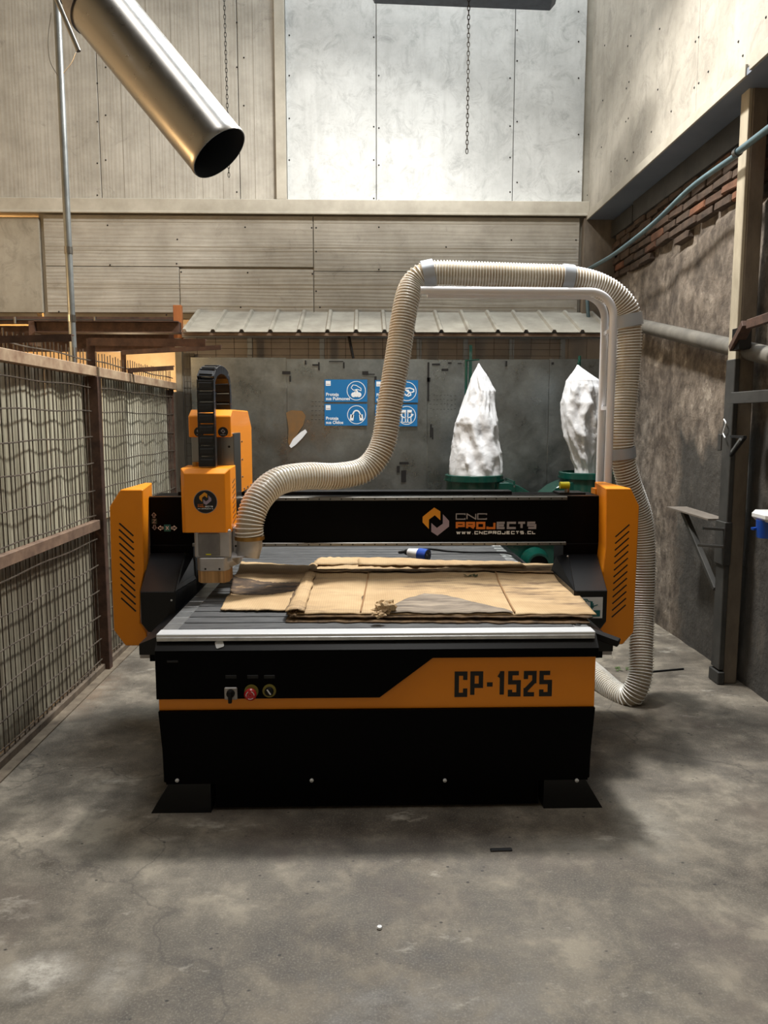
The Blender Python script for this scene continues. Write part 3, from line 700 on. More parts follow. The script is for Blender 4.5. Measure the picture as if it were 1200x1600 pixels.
for x in (-1.6, -1.55): MB().tube([(x, 6.955, .02), (x, 6.955, 2.2)], .0025, 5).build('mesh_wire', WIRE, fr)
# tin roof
rf = thing('tin_roof', (0.3, 7.1, 2.4), 'dusty ribbed tin lean-to roof below the boarded wall', 'roof')
zf, zk = at(600, 519, y=6.74).z, at(600, 488, y=YB - .03).z
x0, x1 = at(283, 515, y=6.74).x, XR - .02
nR = 17; pitch_ = 0.245; xx = x0
prof = []
while xx < x1:
    prof += [(xx, 0), (xx + .012, .022), (xx + .035, .022), (xx + .047, 0)]; xx += pitch_
sheets = [prof[:24], prof[20:44], prof[40:]]
for s_i, pr in enumerate(sheets):
    if len(pr) < 4: continue
    pr = [p for p in pr if p[0] <= x1]; vs = []
    for (x, h) in pr:
        for q_, (yy, zz) in enumerate(((6.74, zf), (YB - .03, zk))):
            vs.append((min(x, x1), yy, zz + h + .002 * s_i))
    n_ = len(pr); f = [(2 * i, 2 * i + 2, 2 * i + 3, 2 * i + 1) for i in range(n_ - 1)]
    o = MB().add(vs, f).build('roof_sheet', TIN, rf)
    md = o.modifiers.new('th', 'SOLIDIFY'); md.thickness = .004
bx(x0, x1, 6.76, 6.80, zf - .03, zf - .006).build('timber_batten', vary(Mat('brown_batten', (110, 90, 74), .8), (88, 70, 56), (130, 110, 92), 8, 5), rf)

# signs
def sign(px0, py0, px1, py1, label, kind_, words):
    a = at(px0, py0, y=YS - .012); b = at(px1, py1, y=YS - .012); w = b.x - a.x; h = a.z - b.z; y = YS - .018
    t = thing('safety_sign', (a.x, YS - .012, b.z), label, 'sign', 'blue safety signs on the zinc sheets')
    bx(a.x, b.x, y, y + .004, b.z, a.z).build('plate', BLUES, t)
    cx, cz, r = b.x - h * .5, (a.z + b.z) / 2, h * .43
    g_ = ring2(MB(), cx, cz, r, .0055, y)
    L = lambda pts, t_=.006: line2(g_, [(cx + u * r, cz + v * r) for u, v in pts], t_, y)
    circ = lambda u, v, rr, t_=.006: ring2(g_, cx + u * r, cz + v * r, rr * r, t_, y, n=14)
    if kind_ == 'mask':
        L([(-.55, .3), (-.35, .6), (0, .55), (.5, .25), (.5, 0), (.1, .15), (-.3, .05), (-.55, .3)])
        circ(-.28, -.42, .26, .02); circ(.28, -.42, .26, .02); L([(0, .1), (-.15, -.2), (-.15, -.55), (.15, -.55), (.15, -.2), (0, .1)], .012); L([(0, 0), (0, -.6)], .014)
    if kind_ == 'ears':
        ring2(g_, cx, cz + r * .1, r * .42, .012, y, n=14, a0=0, a1=math.pi); L([(-.40, .1), (-.48, -.3)], .01); L([(.40, .1), (.48, -.3)], .01)
        L([(-.48, -.1), (-.52, -.5)], .032); L([(.48, -.1), (.52, -.5)], .032)
    if kind_ == 'goggles':
        L([(-.7, .0), (-.3, .3), (.3, .35), (.7, .2), (.72, -.02), (.5, -.1)], .01); L([(-.7, -.05), (-.55, -.4), (-.3, -.2), (-.05, -.45), (.2, -.2), (.15, .1), (-.3, .15), (-.7, .0)], .01); L([(0, .0), (.35, -.1), (.4, -.4), (.1, -.5)], .01)
    if kind_ == 'hands':
        for sg in (-1, 1):
            L([(sg * .12, -.75), (sg * .12, -.3), (sg * .55, -.1), (sg * .5, .25), (sg * .15, .25), (sg * .12, -.3)], .008); L([(sg * .5, -.75), (sg * .45, -.15)], .008)
            for q_ in range(4): L([(sg * (.14 + q_ * .11), .25), (sg * (.12 + q_ * .13), .55)], .010)
            L([(sg * .5, -.1), (sg * .68, .1)], .012)
        L([(-.55, -.75), (.55, -.75)], .006)
    g_.build('pictogram', WHITE, t)
    ix, iz = a.x + w * .03, a.z - h * .28
    MB().box(ix, ix + h * .22, y - .001, y, iz, iz + h * .22).build('corner_badge', WHITE, t)
    line2(MB(), [(ix + h * .03, iz + h * .07), (ix + h * .19, iz + h * .07)], .004, y - .001).build('badge_lines', GREYPR, t)
    font_mesh('lettering', words, a.x + w * .03, b.z + h * .27, h * .20, y - .0006, WHITE, t, 0.0008)
sign(507, 593, 574, 628, 'blue sign with respirator picture, upper one left of the hose', 'mask', 'Proteja\nsus Pulmones')
sign(507, 631, 574, 665, 'blue sign with ear-muff picture, lower one left of the hose', 'ears', 'Proteja\nsus Oídos')
sign(586, 594, 653, 629, 'blue sign with goggles picture, upper one partly behind the hose', 'goggles', 'Proteja\nsus Ojos')
sign(586, 632, 652, 666, 'blue sign with gloved hands picture, lower one partly behind the hose', 'hands', 'Proteja\nsus Manos')

# ------------------------------------------------------------------ dust collector
YD = 6.2
dc = thing('dust_collector', (1.35, YD, 0), 'dark green twin dust collector with two white filter bags, behind the gantry', 'dust collector')
def pd(px, py): return at(px, py, y=YD)
def drum(px0, px1, pyt):
    a, b = pd(px0, pyt), pd(px1, pyt); c = (a.x + b.x) / 2; r = (b.x - a.x) / 2; z = a.z
    MB().lathe([(r * .96, z - .34), (r * .96, z - .05), (r, z - .045), (r, z - .005), (r * .97, z), (r * .88, z), (r * .88, z - .03), (.002, z - .03)], (c, YD, 0), 48).build('drum', GREEN, dc, smooth=True)
    MB().lathe([(r * .99, z - .05), (r * 1.03, z - .05), (r * 1.03, z - .035), (r * .99, z - .035)], (c, YD, 0), 48).build('band_clamp', GREEN, dc, smooth=True)
    for k in range(3):
        an = k * 2.1 + .5; MB().obox((c + r * .9 * math.cos(an), YD + r * .9 * math.sin(an), 0.1), (c + r * .9 * math.cos(an), YD + r * .9 * math.sin(an), z - .3), .035, .035).build('leg', GREEN, dc)
    MB().lathe([(r * .8, .14), (r * .95, .3), (r * .95, z - .36), (r * .93, z - .33)], (c, YD, 0), 32).build('collection_bag', Mat('clear_bag_film', (180, 190, 186), .25).m, dc, smooth=True)
    return c, r, z
d1 = drum(695, 786, 741); d2 = drum(874, 962, 737)
# arched ducts meeting between the drums
def arch(c, r, side, pts):
    P = [pd(a, b) for a, b in pts]
    prof = [(p.x, p.z) for p in P]
    MB().prism(prof, 'y', YD - .16, YD + .16).build('arched_duct', GREEN, dc, bevel=.004)
arch(*d1[:2], 1, [(770, 752), (790, 752), (806, 757), (822, 767), (836, 780), (846, 795), (846, 840), (770, 840)])
arch(*d2[:2], -1, [(836, 782), (848, 770), (862, 759), (878, 752), (890, 751), (890, 840), (836, 840)])
for px, py in ((797, 757), (797, 770)): MB().lathe([(.008, 0), (.008, -.01), (.001, -.012)], pd(px, py) - Vector((0, .17, 0)), 8, 'y').build('bolt', STEEL, dc)
bx(pd(795, 760).x, pd(798, 760).x, YD - .18, YD + .18, .8, pd(797, 749).z).build('flange', GREEN, dc)
# fan housing, motor, base
fc = at(835, 880, y=5.95)
MB().lathe([(.002, -.14), (.34, -.14), (.36, -.12), (.36, .12), (.34, .14), (.002, .14)], (fc.x - .06, YD - .0, fc.z + .04), 40, 'y').build('fan_housing', GREEN, dc, smooth=True)
MB().lathe([(.115, .12), (.08, .06), (.078, -.02), (.09, -.02), (.09, -.045), (.074, -.045), (.074, .1)], (fc.x + .02, YD - .28, fc.z), 32, 'y').build('inlet_port', GREEN, dc, smooth=True)
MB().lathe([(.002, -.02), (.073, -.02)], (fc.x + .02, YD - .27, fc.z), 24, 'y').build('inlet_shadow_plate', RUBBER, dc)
bx(.6, 2.1, YD - .3, YD + .3, .08, .12).build('base_plate', GREEN, dc, bevel=.004)
for x in (.7, 2.0):
    for y in (YD - .24, YD + .24):
        MB().lathe([(.002, -.015), (.04, -.015), (.04, .015), (.002, .015)], (x, y, .04), 16, 'x').build('caster', RUBBER, dc, smooth=True)
def bag(rows, nm, seed):
    rings = []; K = 72
    R = [(pd(l, y), pd(r_, y)) for y, l, r_ in rows]
    dense = []
    for i in range(len(R) - 1):
        for k in range(12):
            t_ = k / 12; dense.append((R[i][0].lerp(R[i + 1][0], t_), R[i][1].lerp(R[i + 1][1], t_)))
    dense.append(R[-1])
    nn = len(dense)
    for i, (l, r_) in enumerate(dense):
        c = (l + r_) / 2; rx = max((r_.x - l.x) / 2, .004); u = i / (nn - 1)
        ry = min(rx * 1.0, .21); ring = []
        for k in range(K):
            a = 2 * math.pi * k / K
            p = Vector((c.x + rx * math.cos(a), YD + ry * math.sin(a), c.z))
            q_ = Vector((math.cos(a) * 1.6, math.sin(a) * 1.6 + seed, c.z * 3.2))
            f = 1 - abs(noise.noise(q_ + Vector((c.z * 1.2, 0, 0)))) * 2.6; f2 = 1 - abs(noise.noise(q_ * 2.7 + Vector((c.z * 4, 0, 0)))) * 2.6; f3 = 1 - abs(noise.noise(q_ * 6.1)) * 2
            d = (.030 * f + .013 * f2 + .004 * f3 - .025) * min(1, rx / .1) * (0.35 + 0.65 * abs(math.sin(a))) * min(1, (1 - u) * 6 + .25)
            rr = Vector((math.cos(a), math.sin(a), 0)); ring.append(p + rr * d)
        rings.append(ring)
    return MB().loft(rings, True).build(nm, BAG, dc, smooth=True, angle=180)
s5 = lambda L: [(480 + y / 3.75, 640 + a / 3.75, 640 + b / 3.75) for y, a, b in L]
bag(s5([(330, 401, 409), (350, 394, 420), (400, 366, 452), (450, 350, 480), (490, 338, 502), (580, 306, 504), (680, 268, 512), (780, 255, 520), (850, 246, 540), (938, 232, 540), (1000, 232, 540)]), 'filter_bag', 1.0)
bag(s5([(338, 981, 989), (358, 970, 1010), (400, 944, 1065), (430, 925, 1110), (470, 909, 1125), (560, 889, 1128), (660, 893, 1125), (760, 905, 1118), (850, 940, 1100), (938, 968, 1085), (1000, 968, 1085)]), 'filter_bag', 7.0)
MB().cyl((pd(735, 560).x, YD + .25, .7), (pd(735, 560).x, YD + .25, pd(735, 558).z), .012, 8).cyl((pd(735, 560).x, YD + .25, pd(735, 560).z), (pd(748, 566).x, YD, pd(735, 562).z), .006, 8).build('bag_hanger', GREEN, dc)
MB().cyl((pd(912, 560).x, YD + .12, .7), (pd(912, 560).x, YD + .12, pd(912, 554).z), .012, 8).cyl((pd(912, 560).x, YD + .12, pd(912, 562).z), (pd(903, 566).x, YD, pd(903, 568).z), .007, 8).build('bag_hanger', GREEN, dc)

# ------------------------------------------------------------------ the CNC router
R = thing('cnc_router', (0.05, 4.4, 0), 'large black and orange CNC router machine with gantry on concrete floor', 'machine')
YF = 3.0
XL, XRt = -0.835, 0.937
def pf(px, py, y=YF): return at(px, py, y=y)
# base: lower black cabinet tapered towards the floor, orange band, upper black panel
base = MB().prism([(YF + .004, .435), (YF + .02, .125), (5.85, .125), (5.85, .435)], 'x', XL + .006, XRt - .006).build('base_cabinet', BLACK, R, bevel=.004)
low = MB(); low.add([(XL, YF - .002, .437), (XRt, YF - .002, .437), (XRt - .018, YF + .012, .122), (XL + .018, YF + .012, .122), (XL, YF + .03, .437), (XRt, YF + .03, .437), (XRt - .018, YF + .04, .122), (XL + .018, YF + .04, .122)],
        [(0, 1, 2, 3), (7, 6, 5, 4), (0, 4, 5, 1), (3, 2, 6, 7), (0, 3, 7, 4), (1, 5, 6, 2)]); low.build('lower_front_panel', BLACK, R)
bx(XL, XRt, YF + .012, 5.85, .437, .655).build('orange_band', ORANGE, R, bevel=.002)
# upper black fascia with the diagonal notch
k1 = pf(593, 1089); k2 = pf(676, 1027)
MB().prism([(XL - .003, .492), (k1.x, .492), (k2.x, .655), (XRt + .004, .655), (XRt + .004, .694), (XL - .003, .694)], 'y', YF - .012, YF + .02).build('upper_fascia', BLACK, R, bevel=.002)
MB().prism([(YF - .012, .692), (YF + .03, .736), (YF + .06, .736), (YF + .06, .692)], 'x', XL - .003, XRt + .004).build('bevelled_edge', BLACKSAT, R)
# feet and plinth
bx(-.62, .72, YF + .03, YF + .09, .012, .125).build('plinth_beam', BLACK, R)
bx(-.62, .72, 5.7, 5.8, .012, .125).build('plinth_beam', BLACK, R)
def foot(px0, px1, side, y0):
    a = pf(px0, 1268, 3.02).x; b = pf(px1, 1268, 3.02).x
    if side < 0: pts = [(a, 0), (b, 0), (b, .124), (a + .075, .124)]
    else: pts = [(a, 0), (b, 0), (b - .075, .124), (a, .124)]
    f = MB().prism(pts, 'y', y0, y0 + .14).build('foot', BLACKSAT, R)
for y0 in (YF + .01, 4.4, 5.6): foot(237, 331, -1, y0); foot(848, 940, 1, y0)
for px in (277, 487, 695, 901):
    p = pf(px, 1219, YF + .006); MB().lathe([(.008, 0), (.008, -.005), (.001, -.008)], p, 10, 'y').build('bolt', ALUF, R)
# model lettering
lt = MB(); a = pf(710, 1089, YF + .012); b = pf(863, 1048, YF + .012); hh = b.z - a.z
seq = [('c', .125), ('P', .125), ('-', .075), ('1', .085), ('5', .125), ('2', .125), ('5', .125)]
tot = b.x - a.x; gap = .017 * tot / .41; x = a.x; sw = tot / (.785 + 6 * .028)
for ch, w_ in seq:
    strokes(lt, ch, x, a.z, w_ * sw * (1.0), hh, 0, hh * .165, YF + .012, .0012); x += (w_ + .028) * sw
lt.build('model_lettering', BLKPR, R)
# control knobs
p = pf(361, 1083, YF - .012); rs = bx(p.x - .026, p.x + .026, YF - .020, YF - .012, p.z - .026, p.z + .026).build('rotary_switch', ALUCAST, R, bevel=.004)
MB().lathe([(.017, 0), (.016, -.012), (.002, -.013)], (p.x, YF - .02, p.z + .002), 20, 'y').box(p.x - .007, p.x + .007, YF - .045, YF - .03, p.z - .032, p.z + .016).build('switch_handle', RUBBER, rs, smooth=True, bevel=.002)
p = pf(393, 1080, YF - .012)
es = MB().lathe([(.028, 0), (.028, -.006), (.018, -.008), (.002, -.008)], p, 24, 'y').build('emergency_stop', DIMYEL, R, smooth=True)
MB().lathe([(.012, -.006), (.012, -.02), (.024, -.022), (.025, -.032), (.02, -.038), (.002, -.040)], p - Vector((0, 0, .003)), 24, 'y').build('red_button', RED, es, smooth=True)
rr = MB()
for k in range(3): ring2(rr, p.x, p.z - .003, .017, .0025, YF - .0515, n=6, a0=k * 2.09, a1=k * 2.09 + 1.3)
rr.build('button_arrows', WHITE, es)
p = pf(421, 1079, YF - .012)
ks = MB().lathe([(.027, 0), (.027, -.006), (.019, -.008), (.002, -.008)], p, 24, 'y').build('key_switch', DIMYEL, R, smooth=True)
MB().lathe([(.018, -.006), (.018, -.014), (.015, -.018), (.002, -.018)], p, 20, 'y').build('lock_ring', RUBBER, ks, smooth=True)
line2(MB(), [(p.x - .006, p.z + .009), (p.x + .006, p.z - .009)], .005, YF - .030, .002).build('key_slot', WHITE, ks)
for px in (361, 395, 421):
    q_ = pf(px, 1057, YF - .012); bx(q_.x - .022, q_.x + .022, YF - .0155, YF - .012, q_.z - .008, q_.z + .006).build('label_plate', BLACKSAT, R, bevel=.001)
q_ = pf(270, 1033, YF - .012); bx(q_.x - .022, q_.x + .022, YF - .018, YF - .012, q_.z - .004, q_.z + .004).build('latch', PLASTIC, R)
# round-cornered white sticker on the bevel
st = MB().prism([(-.016, -.012), (-.012, -.016), (.012, -.016), (.016, -.012), (.016, .012), (.012, .016), (-.012, .016), (-.016, .012)], 'y', -.001, 0)
p = pf(343, 1006, YF + .006); Mx = Matrix.Translation((p.x, YF + .0045, .7135 + .0)) @ Matrix.Rotation(-.76, 4, 'X') @ Matrix.Rotation(-.35, 4, 'Y')
st.v = [tuple(Mx @ Vector(v)) for v in st.v]; st.build('white_sticker', WHITE, R, label='small white square sticker')
# bed
ZB = .748
bx(XL, XRt, YF + .03, 5.88, .655, .728).build('bed_frame', BLACK, R)
bx(XL + .0, XRt - .006, YF + .005, YF + .075, .732, .756).build('front_profile', ALUF, R, bevel=.003)
bx(XL + .002, XRt - .008, YF + .002, YF + .01, .726, .743).build('front_profile_groove', ALU, R, bevel=.002)
nsl = 28; y = YF + .078; st_ = (5.86 - y) / nsl
prot = None
for i in range(nsl):
    ya, yb_ = y + i * st_ + .002, y + (i + 1) * st_ - .002
    if prot is None:
        s_ = bx(XL + .070, XRt - .074, ya + .006, yb_ - .006, .728, ZB + .008).build('bed_slat', SLATC, R, bevel=.002)
        c_ = bx(XL + .003, XL + .069, ya - .001, yb_ + .001, .728, ZB + .006).build('slat_end', ALU, s_, bevel=.0015)
        d_ = bx(XRt - .073, XRt - .010, ya - .001, yb_ + .001, .728, ZB + .006).build('slat_end', ALU, s_, bevel=.0015); prot = (s_, c_, d_)
    else:
        s2 = prot[0].copy(); COL.objects.link(s2); s2.parent = R; s2.location.y = prot[0].location.y + i * st_
        
        for pp in prot[1:]: c2 = pp.copy(); COL.objects.link(c2); c2.parent = s2
# side rail covers of the Y axis
for sg, xa in ((-1, XL), (1, XRt)):
    o_ = xa + sg * .085
    pts = [(xa, .735), (o_, .700), (o_, .655), (xa, .655)]
    MB().prism(pts, 'y', YF + .06, 5.86).build('rail_cover', BLACKSAT, R)
    MB().box(min(xa, xa + sg * .055), max(xa, xa + sg * .055), YF + .10, 5.8, .615, .655).build('linear_guide', BLACK, R)
    MB().box(min(xa + sg * .045, xa + sg * .105), max(xa + sg * .045, xa + sg * .105), YF + .13, YF + .22, .618, .642).build('end_stop', ALUCAST, R, bevel=.002)
# bellows / rubber strip by right front corner
MB().obox((XRt - .06, YF + .12, .745), (XRt + .10, YF + .03, .70), .04, .03).build('cable_drag_end', RUBBER, R, bevel=.004)
# gantry beam
YG = 4.0; bT, bB = pf(600, 776, YG).z, pf(600, 853, YG).z
gx0, gx1 = pf(233, 800, YG).x, pf(939, 800, YG).x
gb = bx(gx0, gx1, YG, YG + .24, bB, bT).build('gantry_beam', BLACK, R, bevel=.003)
for sg, x0_, x1_ in ((-1, gx0, -.90), (1, 1.05, gx1)):
    bx(x0_, x1_, YG - .005, YG + .2, .60, bB + .01).build('gantry_upright', BLACK, R, bevel=.003)
zr = pf(600, 779, YG - .02).z; rx0, rx1 = pf(300, 850, YG - .02).x, pf(885, 850, YG - .02).x
r1 = bx(rx0, rx1, YG - .022, YG, zr - .011, zr + .009).build('linear_rail', STEEL, gb, bevel=.003)
zr2 = pf(600, 850, YG - .02).z
bx(rx0, rx1, YG - .022, YG, zr2 - .011, zr2 + .008).build('linear_rail', STEEL, gb, bevel=.003)
rb_ = MB()
for i in range(34):
    xx = rx0 + .03 + i * (rx1 - rx0 - .06) / 33
    for z in (zr, zr2): rb_.lathe([(.004, 0), (.004, -.001), (.0005, -.001)], (xx, YG - .022, z - .002), 6, 'y')
rb_.build('rail_bolts', RUBBER, gb, kind='stuff')
bx(pf(246, 0, YG).x, pf(815, 0, YG + .1).x, YG + .10, YG + .2, bT, bT + .018).build('cable_tray', RUBBER, gb)
bx(gx0, gx1 - .02, YG + .01, YG + .02, bT, bT + .004).build('beam_top_strip', STEEL, gb)
p = pf(886, 762, YG + .1); ts = MB().cyl((p.x, YG + .1, bT), (p.x, YG + .1, bT + .055), .013, 12).build('yellow_cap_sensor', STEEL, gb, smooth=True)
MB().lathe([(.002, -.03), (.019, -.03), (.019, .02), (.002, .02)], (p.x - .012, YG + .09, bT + .05), 16, 'x').build('yellow_cap', YELLOW, gb, smooth=True)
bx(p.x - .05, p.x + .09, YG + .06, YG + .2, bT, bT + .012).build('cable_clip_plate', RUBBER, gb)
q_ = pf(933, 765, YG + .12); bx(q_.x - .015, q_.x + .015, YG + .1, YG + .18, bT, bT + .03).build('orange_tab', ORANGE, gb)
# main logo on the beam
def emblem(g1, g2, cx, cz, s, y):
    """two interlocked chevrons; s = half height"""
    A = [(-.86, .1), (-.86, .62), (-.05, .98), (.36, .78), (.36, .22), (.12, .38), (-.0, .45), (-.05, .50), (-.12, .46), (-.42, .28), (-.42, -.42), (-.86, -.02)]
    A = [(-.95, .35), (-.12, 1.0), (.32, .72), (.32, .1), (-.08, .45), (-.5, .15), (-.5, -.52), (-.95, -.05)]
    B = [(.95, -.35), (.12, -1.0), (-.32, -.72), (-.32, -.1), (.08, -.45), (.5, -.15), (.5, .52), (.95, .05)]
    for g_, P in ((g1, A), (g2, B)):
        P = [(cx + u * s * .98, cz + v * s) for u, v in P]
        g_.prism([P[0], P[1], P[4], P[5]], 'y', y - .001, y); g_.prism([P[1], P[2], P[3], P[4]], 'y', y - .001, y); g_.prism([P[0], P[5], P[6], P[7]], 'y', y - .001, y)
g1, g2 = MB(), MB(); c_ = pf(681, 815, YG)
emblem(g1, g2, c_.x, c_.z, .075, YG); g1.build('emblem_upper', GOLDPR, gb); g2.build('emblem_lower', LILAC, gb)
def fit(mb, text, p0, p1, t, y, gapf=.16, wide={}, depth=.001):
    """fit text between two points (lower left, upper right)"""
    tot = sum(wide.get(c, 1) for c in text) + gapf * (len(text) - 1); w = (p1.x - p0.x) / tot
    strokes(mb, text, p0.x, p0.z, w, p1.z - p0.z, gapf * w, t, y, depth, narrow=wide)
mb = MB(); fit(mb, 'CNC', pf(712, 812, YG), pf(761, 802, YG), .0055, YG, .1); mb.build('logo_lettering', GREYPR, gb)
pa, pb = pf(712, 827, YG), pf(838, 815, YG); tot = 8 + 7 * .13; w_ = (pb.x - pa.x) / tot
mb = MB(); xe = strokes(mb, 'PROJ', pa.x, pa.z, w_, pb.z - pa.z, .13 * w_, .0115, YG, .001); mb.build('logo_lettering', ORPR, gb)
mb = MB(); strokes(mb, 'ECTS', xe, pa.z, w_, pb.z - pa.z, .13 * w_, .0115, YG, .001); mb.build('logo_lettering', GREYPR, gb)
mb = MB(); fit(mb, 'WWW.CNCPROJECTS.CL', pf(713, 835, YG), pf(837, 829.5, YG), .0045, YG, .25, {'W': 1.15, '.': .5}); mb.build('website_lettering', WHITE, gb)
# axis arrows
def arrow(mb, cx, cz, s, ang, y, t=.004):
    pts = [(-.9, .35), (0, .35), (0, .85), (.95, 0), (0, -.85), (0, -.35), (-.9, -.35), (-.9, .35)]
    P = [(cx + s * (u * math.cos(ang) - v * math.sin(ang)), cz + s * (u * math.sin(ang) + v * math.cos(ang))) for u, v in pts]
    line2(mb, P, t, y)
mb = MB()
for px, py, an in ((251, 825, math.pi), (272, 825, 0), ): p = pf(px, py, YG); arrow(mb, p.x, p.z, .014, an, YG)
mb.build('x_axis_arrows', WHITE, gb)
mb = MB()
for px, py, an in ((240.5, 805, math.pi / 2), (241.5, 824, -math.pi / 2)): p = pf(px, py, YG); arrow(mb, p.x, p.z, .013, an, YG)
mb.build('z_axis_arrows', GREYPR, gb)
p = pf(261.5, 825, YG); bx(p.x - .017, p.x + .017, YG - .0008, YG, p.z - .018, p.z + .018).build('axis_square', TEAL, gb)
mb = MB(); strokes(mb, 'X', p.x - .009, p.z - .011, .018, .022, 0, .004, YG - .0008); mb.build('axis_letter', WHITE, gb)
p = pf(241, 814.5, YG); bx(p.x - .014, p.x + .014, YG - .0008, YG, p.z - .014, p.z + .014).build('axis_square', Mat('dim_teal_print', (24, 60, 62), .5).m, gb)
mb = MB(); strokes(mb, 'Z', p.x - .010, p.z - .010, .020, .020, 0, .004, YG - .0008); mb.build('axis_letter', GREYPR, gb)
# side covers
YC = 3.75
def cover(outl, innr, xs_in, mirror):
    pass
def side_cover(P, side):
    Q = [pf(a, b, YC) for a, b in P]
    f_ = [(q.x, YC, q.z) for q in Q]; xm = Q[0].x if side < 0 else Q[1].x
    bk = []
    for q in Q:
        inner = (q.x > -1.14) if side < 0 else (q.x < 1.25)
        bk.append((q.x + (side * .07 if inner else 0), YC + .42, q.z))
    return MB().loft([f_, bk]).build('side_cover', ORANGE, R, bevel=.004)
def side_cover_plain(P, side):
    """P: outline pixels of the big slotted face at y=YC"""
    Q = [pf(a, b, YC) for a, b in P]; pts = [(q.x, q.z) for q in Q]
    o = MB().prism(pts, 'y', YC, YC + .43).build('side_cover', ORANGE, R, bevel=.004); return o
cl = side_cover([(188, 765), (223, 765), (224, 840), (225, 895), (219, 925), (219, 975), (229, 990), (231, 1009), (196, 1009), (178, 985), (174, 900), (171, 792)], -1)
cr_ = side_cover([(947, 763), (986, 763), (999, 791), (994, 900), (990, 988), (973, 1007), (937, 1007), (937, 985), (942, 975), (942, 925), (942, 894), (946, 858)], 1)
# fold line between front face and the inner return of each cover (real raised flange)
mb = MB()
for i in range(12):
    y_ = 816 + i * 10.7
    a = pf(186 + i * .35, y_ + 1, YC); b = pf(208 + i * .35, y_ + 21, YC)
    if i == 0: a = pf(187, 818, YC)
    o = line2(MB(), [(a.x, a.z), (b.x, b.z)], .0075, YC, .0006).build('vent_slot', BLKPR, cl)
for i in range(13):
    y_ = 820 + i * 10.45; dx = -i * .48
    a = pf(983 + dx, y_, YC); b = pf(962 + dx, y_ + 18.5, YC)
    line2(MB(), [(a.x, a.z), (b.x, b.z)], .0065, YC, .0006).build('vent_slot', BLKPR, cr_)
# folded inner returns
def ret(px0, px1, pts):
    pass
# shrouds in front of the uprights
def shroud(fx0, fx1, zt_, zb_, yfr, bx0, bx1, zback, yback, side, ch):
    # front outline (x,z) with a chamfered outer lower corner, sloped top back to the beam
    v = []
    if side < 0: fr_ = [(fx0, zt_), (fx1, zt_), (fx1, zb_), (fx0 + ch, zb_), (fx0, zb_ + ch * 1.4)]
    else: fr_ = [(fx0, zt_), (fx1, zt_), (fx1, zb_ + ch * 1.4), (fx1 - ch, zb_), (fx0, zb_)]
    b = MB(); n = 5
    vs = [(x_, yfr, z_) for x_, z_ in fr_] + [(x_, yback, z_ if z_ < zt_ else zback) for x_, z_ in fr_]
    if side < 0: vs[6] = (bx1, yback, zback); vs[5] = (bx0, yback, zback)
    else: vs[5] = (bx0, yback, zback); vs[6] = (bx1, yback, zback)
    b.add(vs, [(0, 1, 2, 3, 4), (9, 8, 7, 6, 5)] + [(i, i + 5, (i + 1) % 5 + 5, (i + 1) % 5) for i in range(5)])
    return b.build('rail_shroud', BLACKSAT, R, bevel=.003)
yfr = 3.52
a, b, c, d = pf(219, 925, yfr), pf(273, 925, yfr), pf(222, 988, yfr), pf(288, 864, 3.97)
s1 = shroud(a.x, b.x, a.z, c.z, yfr, pf(234, 864, 3.97).x, d.x, d.z, 3.98, -1, .03)
a, b, c, d = pf(898, 923, yfr), pf(949, 923, yfr), pf(930, 985, yfr), pf(934, 866, 3.97)
s2 = shroud(a.x, b.x, a.z, c.z, yfr, pf(888, 866, 3.97).x, d.x, d.z, 3.98, 1, .03)
# slanted inner wing plates beside the shrouds
def wing(P, side):
    Q = [Vector(p) for p in P]; n = (Q[1] - Q[0]).cross(Q[2] - Q[0]).normalized() * .004
    MB().add([q + n for q in Q] + [q - n for q in Q], [(0, 1, 2, 3), (7, 6, 5, 4), (0, 4, 5, 1), (1, 5, 6, 2), (2, 6, 7, 3), (3, 7, 4, 0)]).build('wing_plate', BLACKSAT, R)
wing([pf(273, 925, yfr), pf(288, 864, 3.97), pf(304, 866, 4.03), pf(306, 905, 3.98)], -1)
wing([pf(273, 925, yfr), pf(306, 905, 3.98), pf(306, 925, 3.98), pf(273, 985, yfr)], -1)
wing([pf(898, 923, yfr), pf(888, 866, 3.97), pf(869, 870, 4.03), pf(862, 890, 3.98)], 1)
wing([pf(898, 923, yfr), pf(862, 890, 3.98), pf(866, 925, 3.98), pf(898, 985, yfr)], 1)
for px, py in ((282, 871), (268, 938), (887, 869), (902, 936)):
    p = at(px, py, y=3.515 if py > 900 else 3.93); MB().lathe([(.005, 0), (.004, -.004), (.0005, -.005)], p, 8, 'y').build('screw', ALUF, R)
# pinch warning sticker on the right shroud
pa, pb = pf(904, 966, yfr), pf(942, 933, yfr)
wp = bx(pa.x, pb.x, yfr - .001, yfr, pa.z, pb.z).build('warning_sticker', WHITE, s2)
W_, H_ = pb.x - pa.x, pb.z - pa.z; g_ = MB(); U = lambda u, v: (pa.x + u * W_, pa.z + v * H_)
yy = yfr - .001
line2(g_, [U(.08, .9), U(.33, .9), U(.4, .8), U(.5, .8), U(.5, .35)], .004, yy); line2(g_, [U(.08, .82), U(.33, .82)], .004, yy)
line2(g_, [U(.08, .6), U(.35, .6)], .005, yy); line2(g_, [U(.30, .65), U(.38, .6), U(.30, .55)], .004, yy); line2(g_, [U(.54, .78), U(.54, .3)], .008, yy)
line2(g_, [U(.08, .42), U(.48, .42)], .004, yy); line2(g_, [U(.25, .32), U(.45, .38), U(.45, .2)], .004, yy); line2(g_, [U(.55, .55), U(.78, .64)], .004, yy); line2(g_, [U(.6, .7), U(.6, .5)], .004, yy)
g_.prism([U(.52, .08), U(.9, .08), U(.9, .38), U(.52, .38)], 'y', yy - .001, yy)
g_.build('sticker_drawing', TEAL, s2)
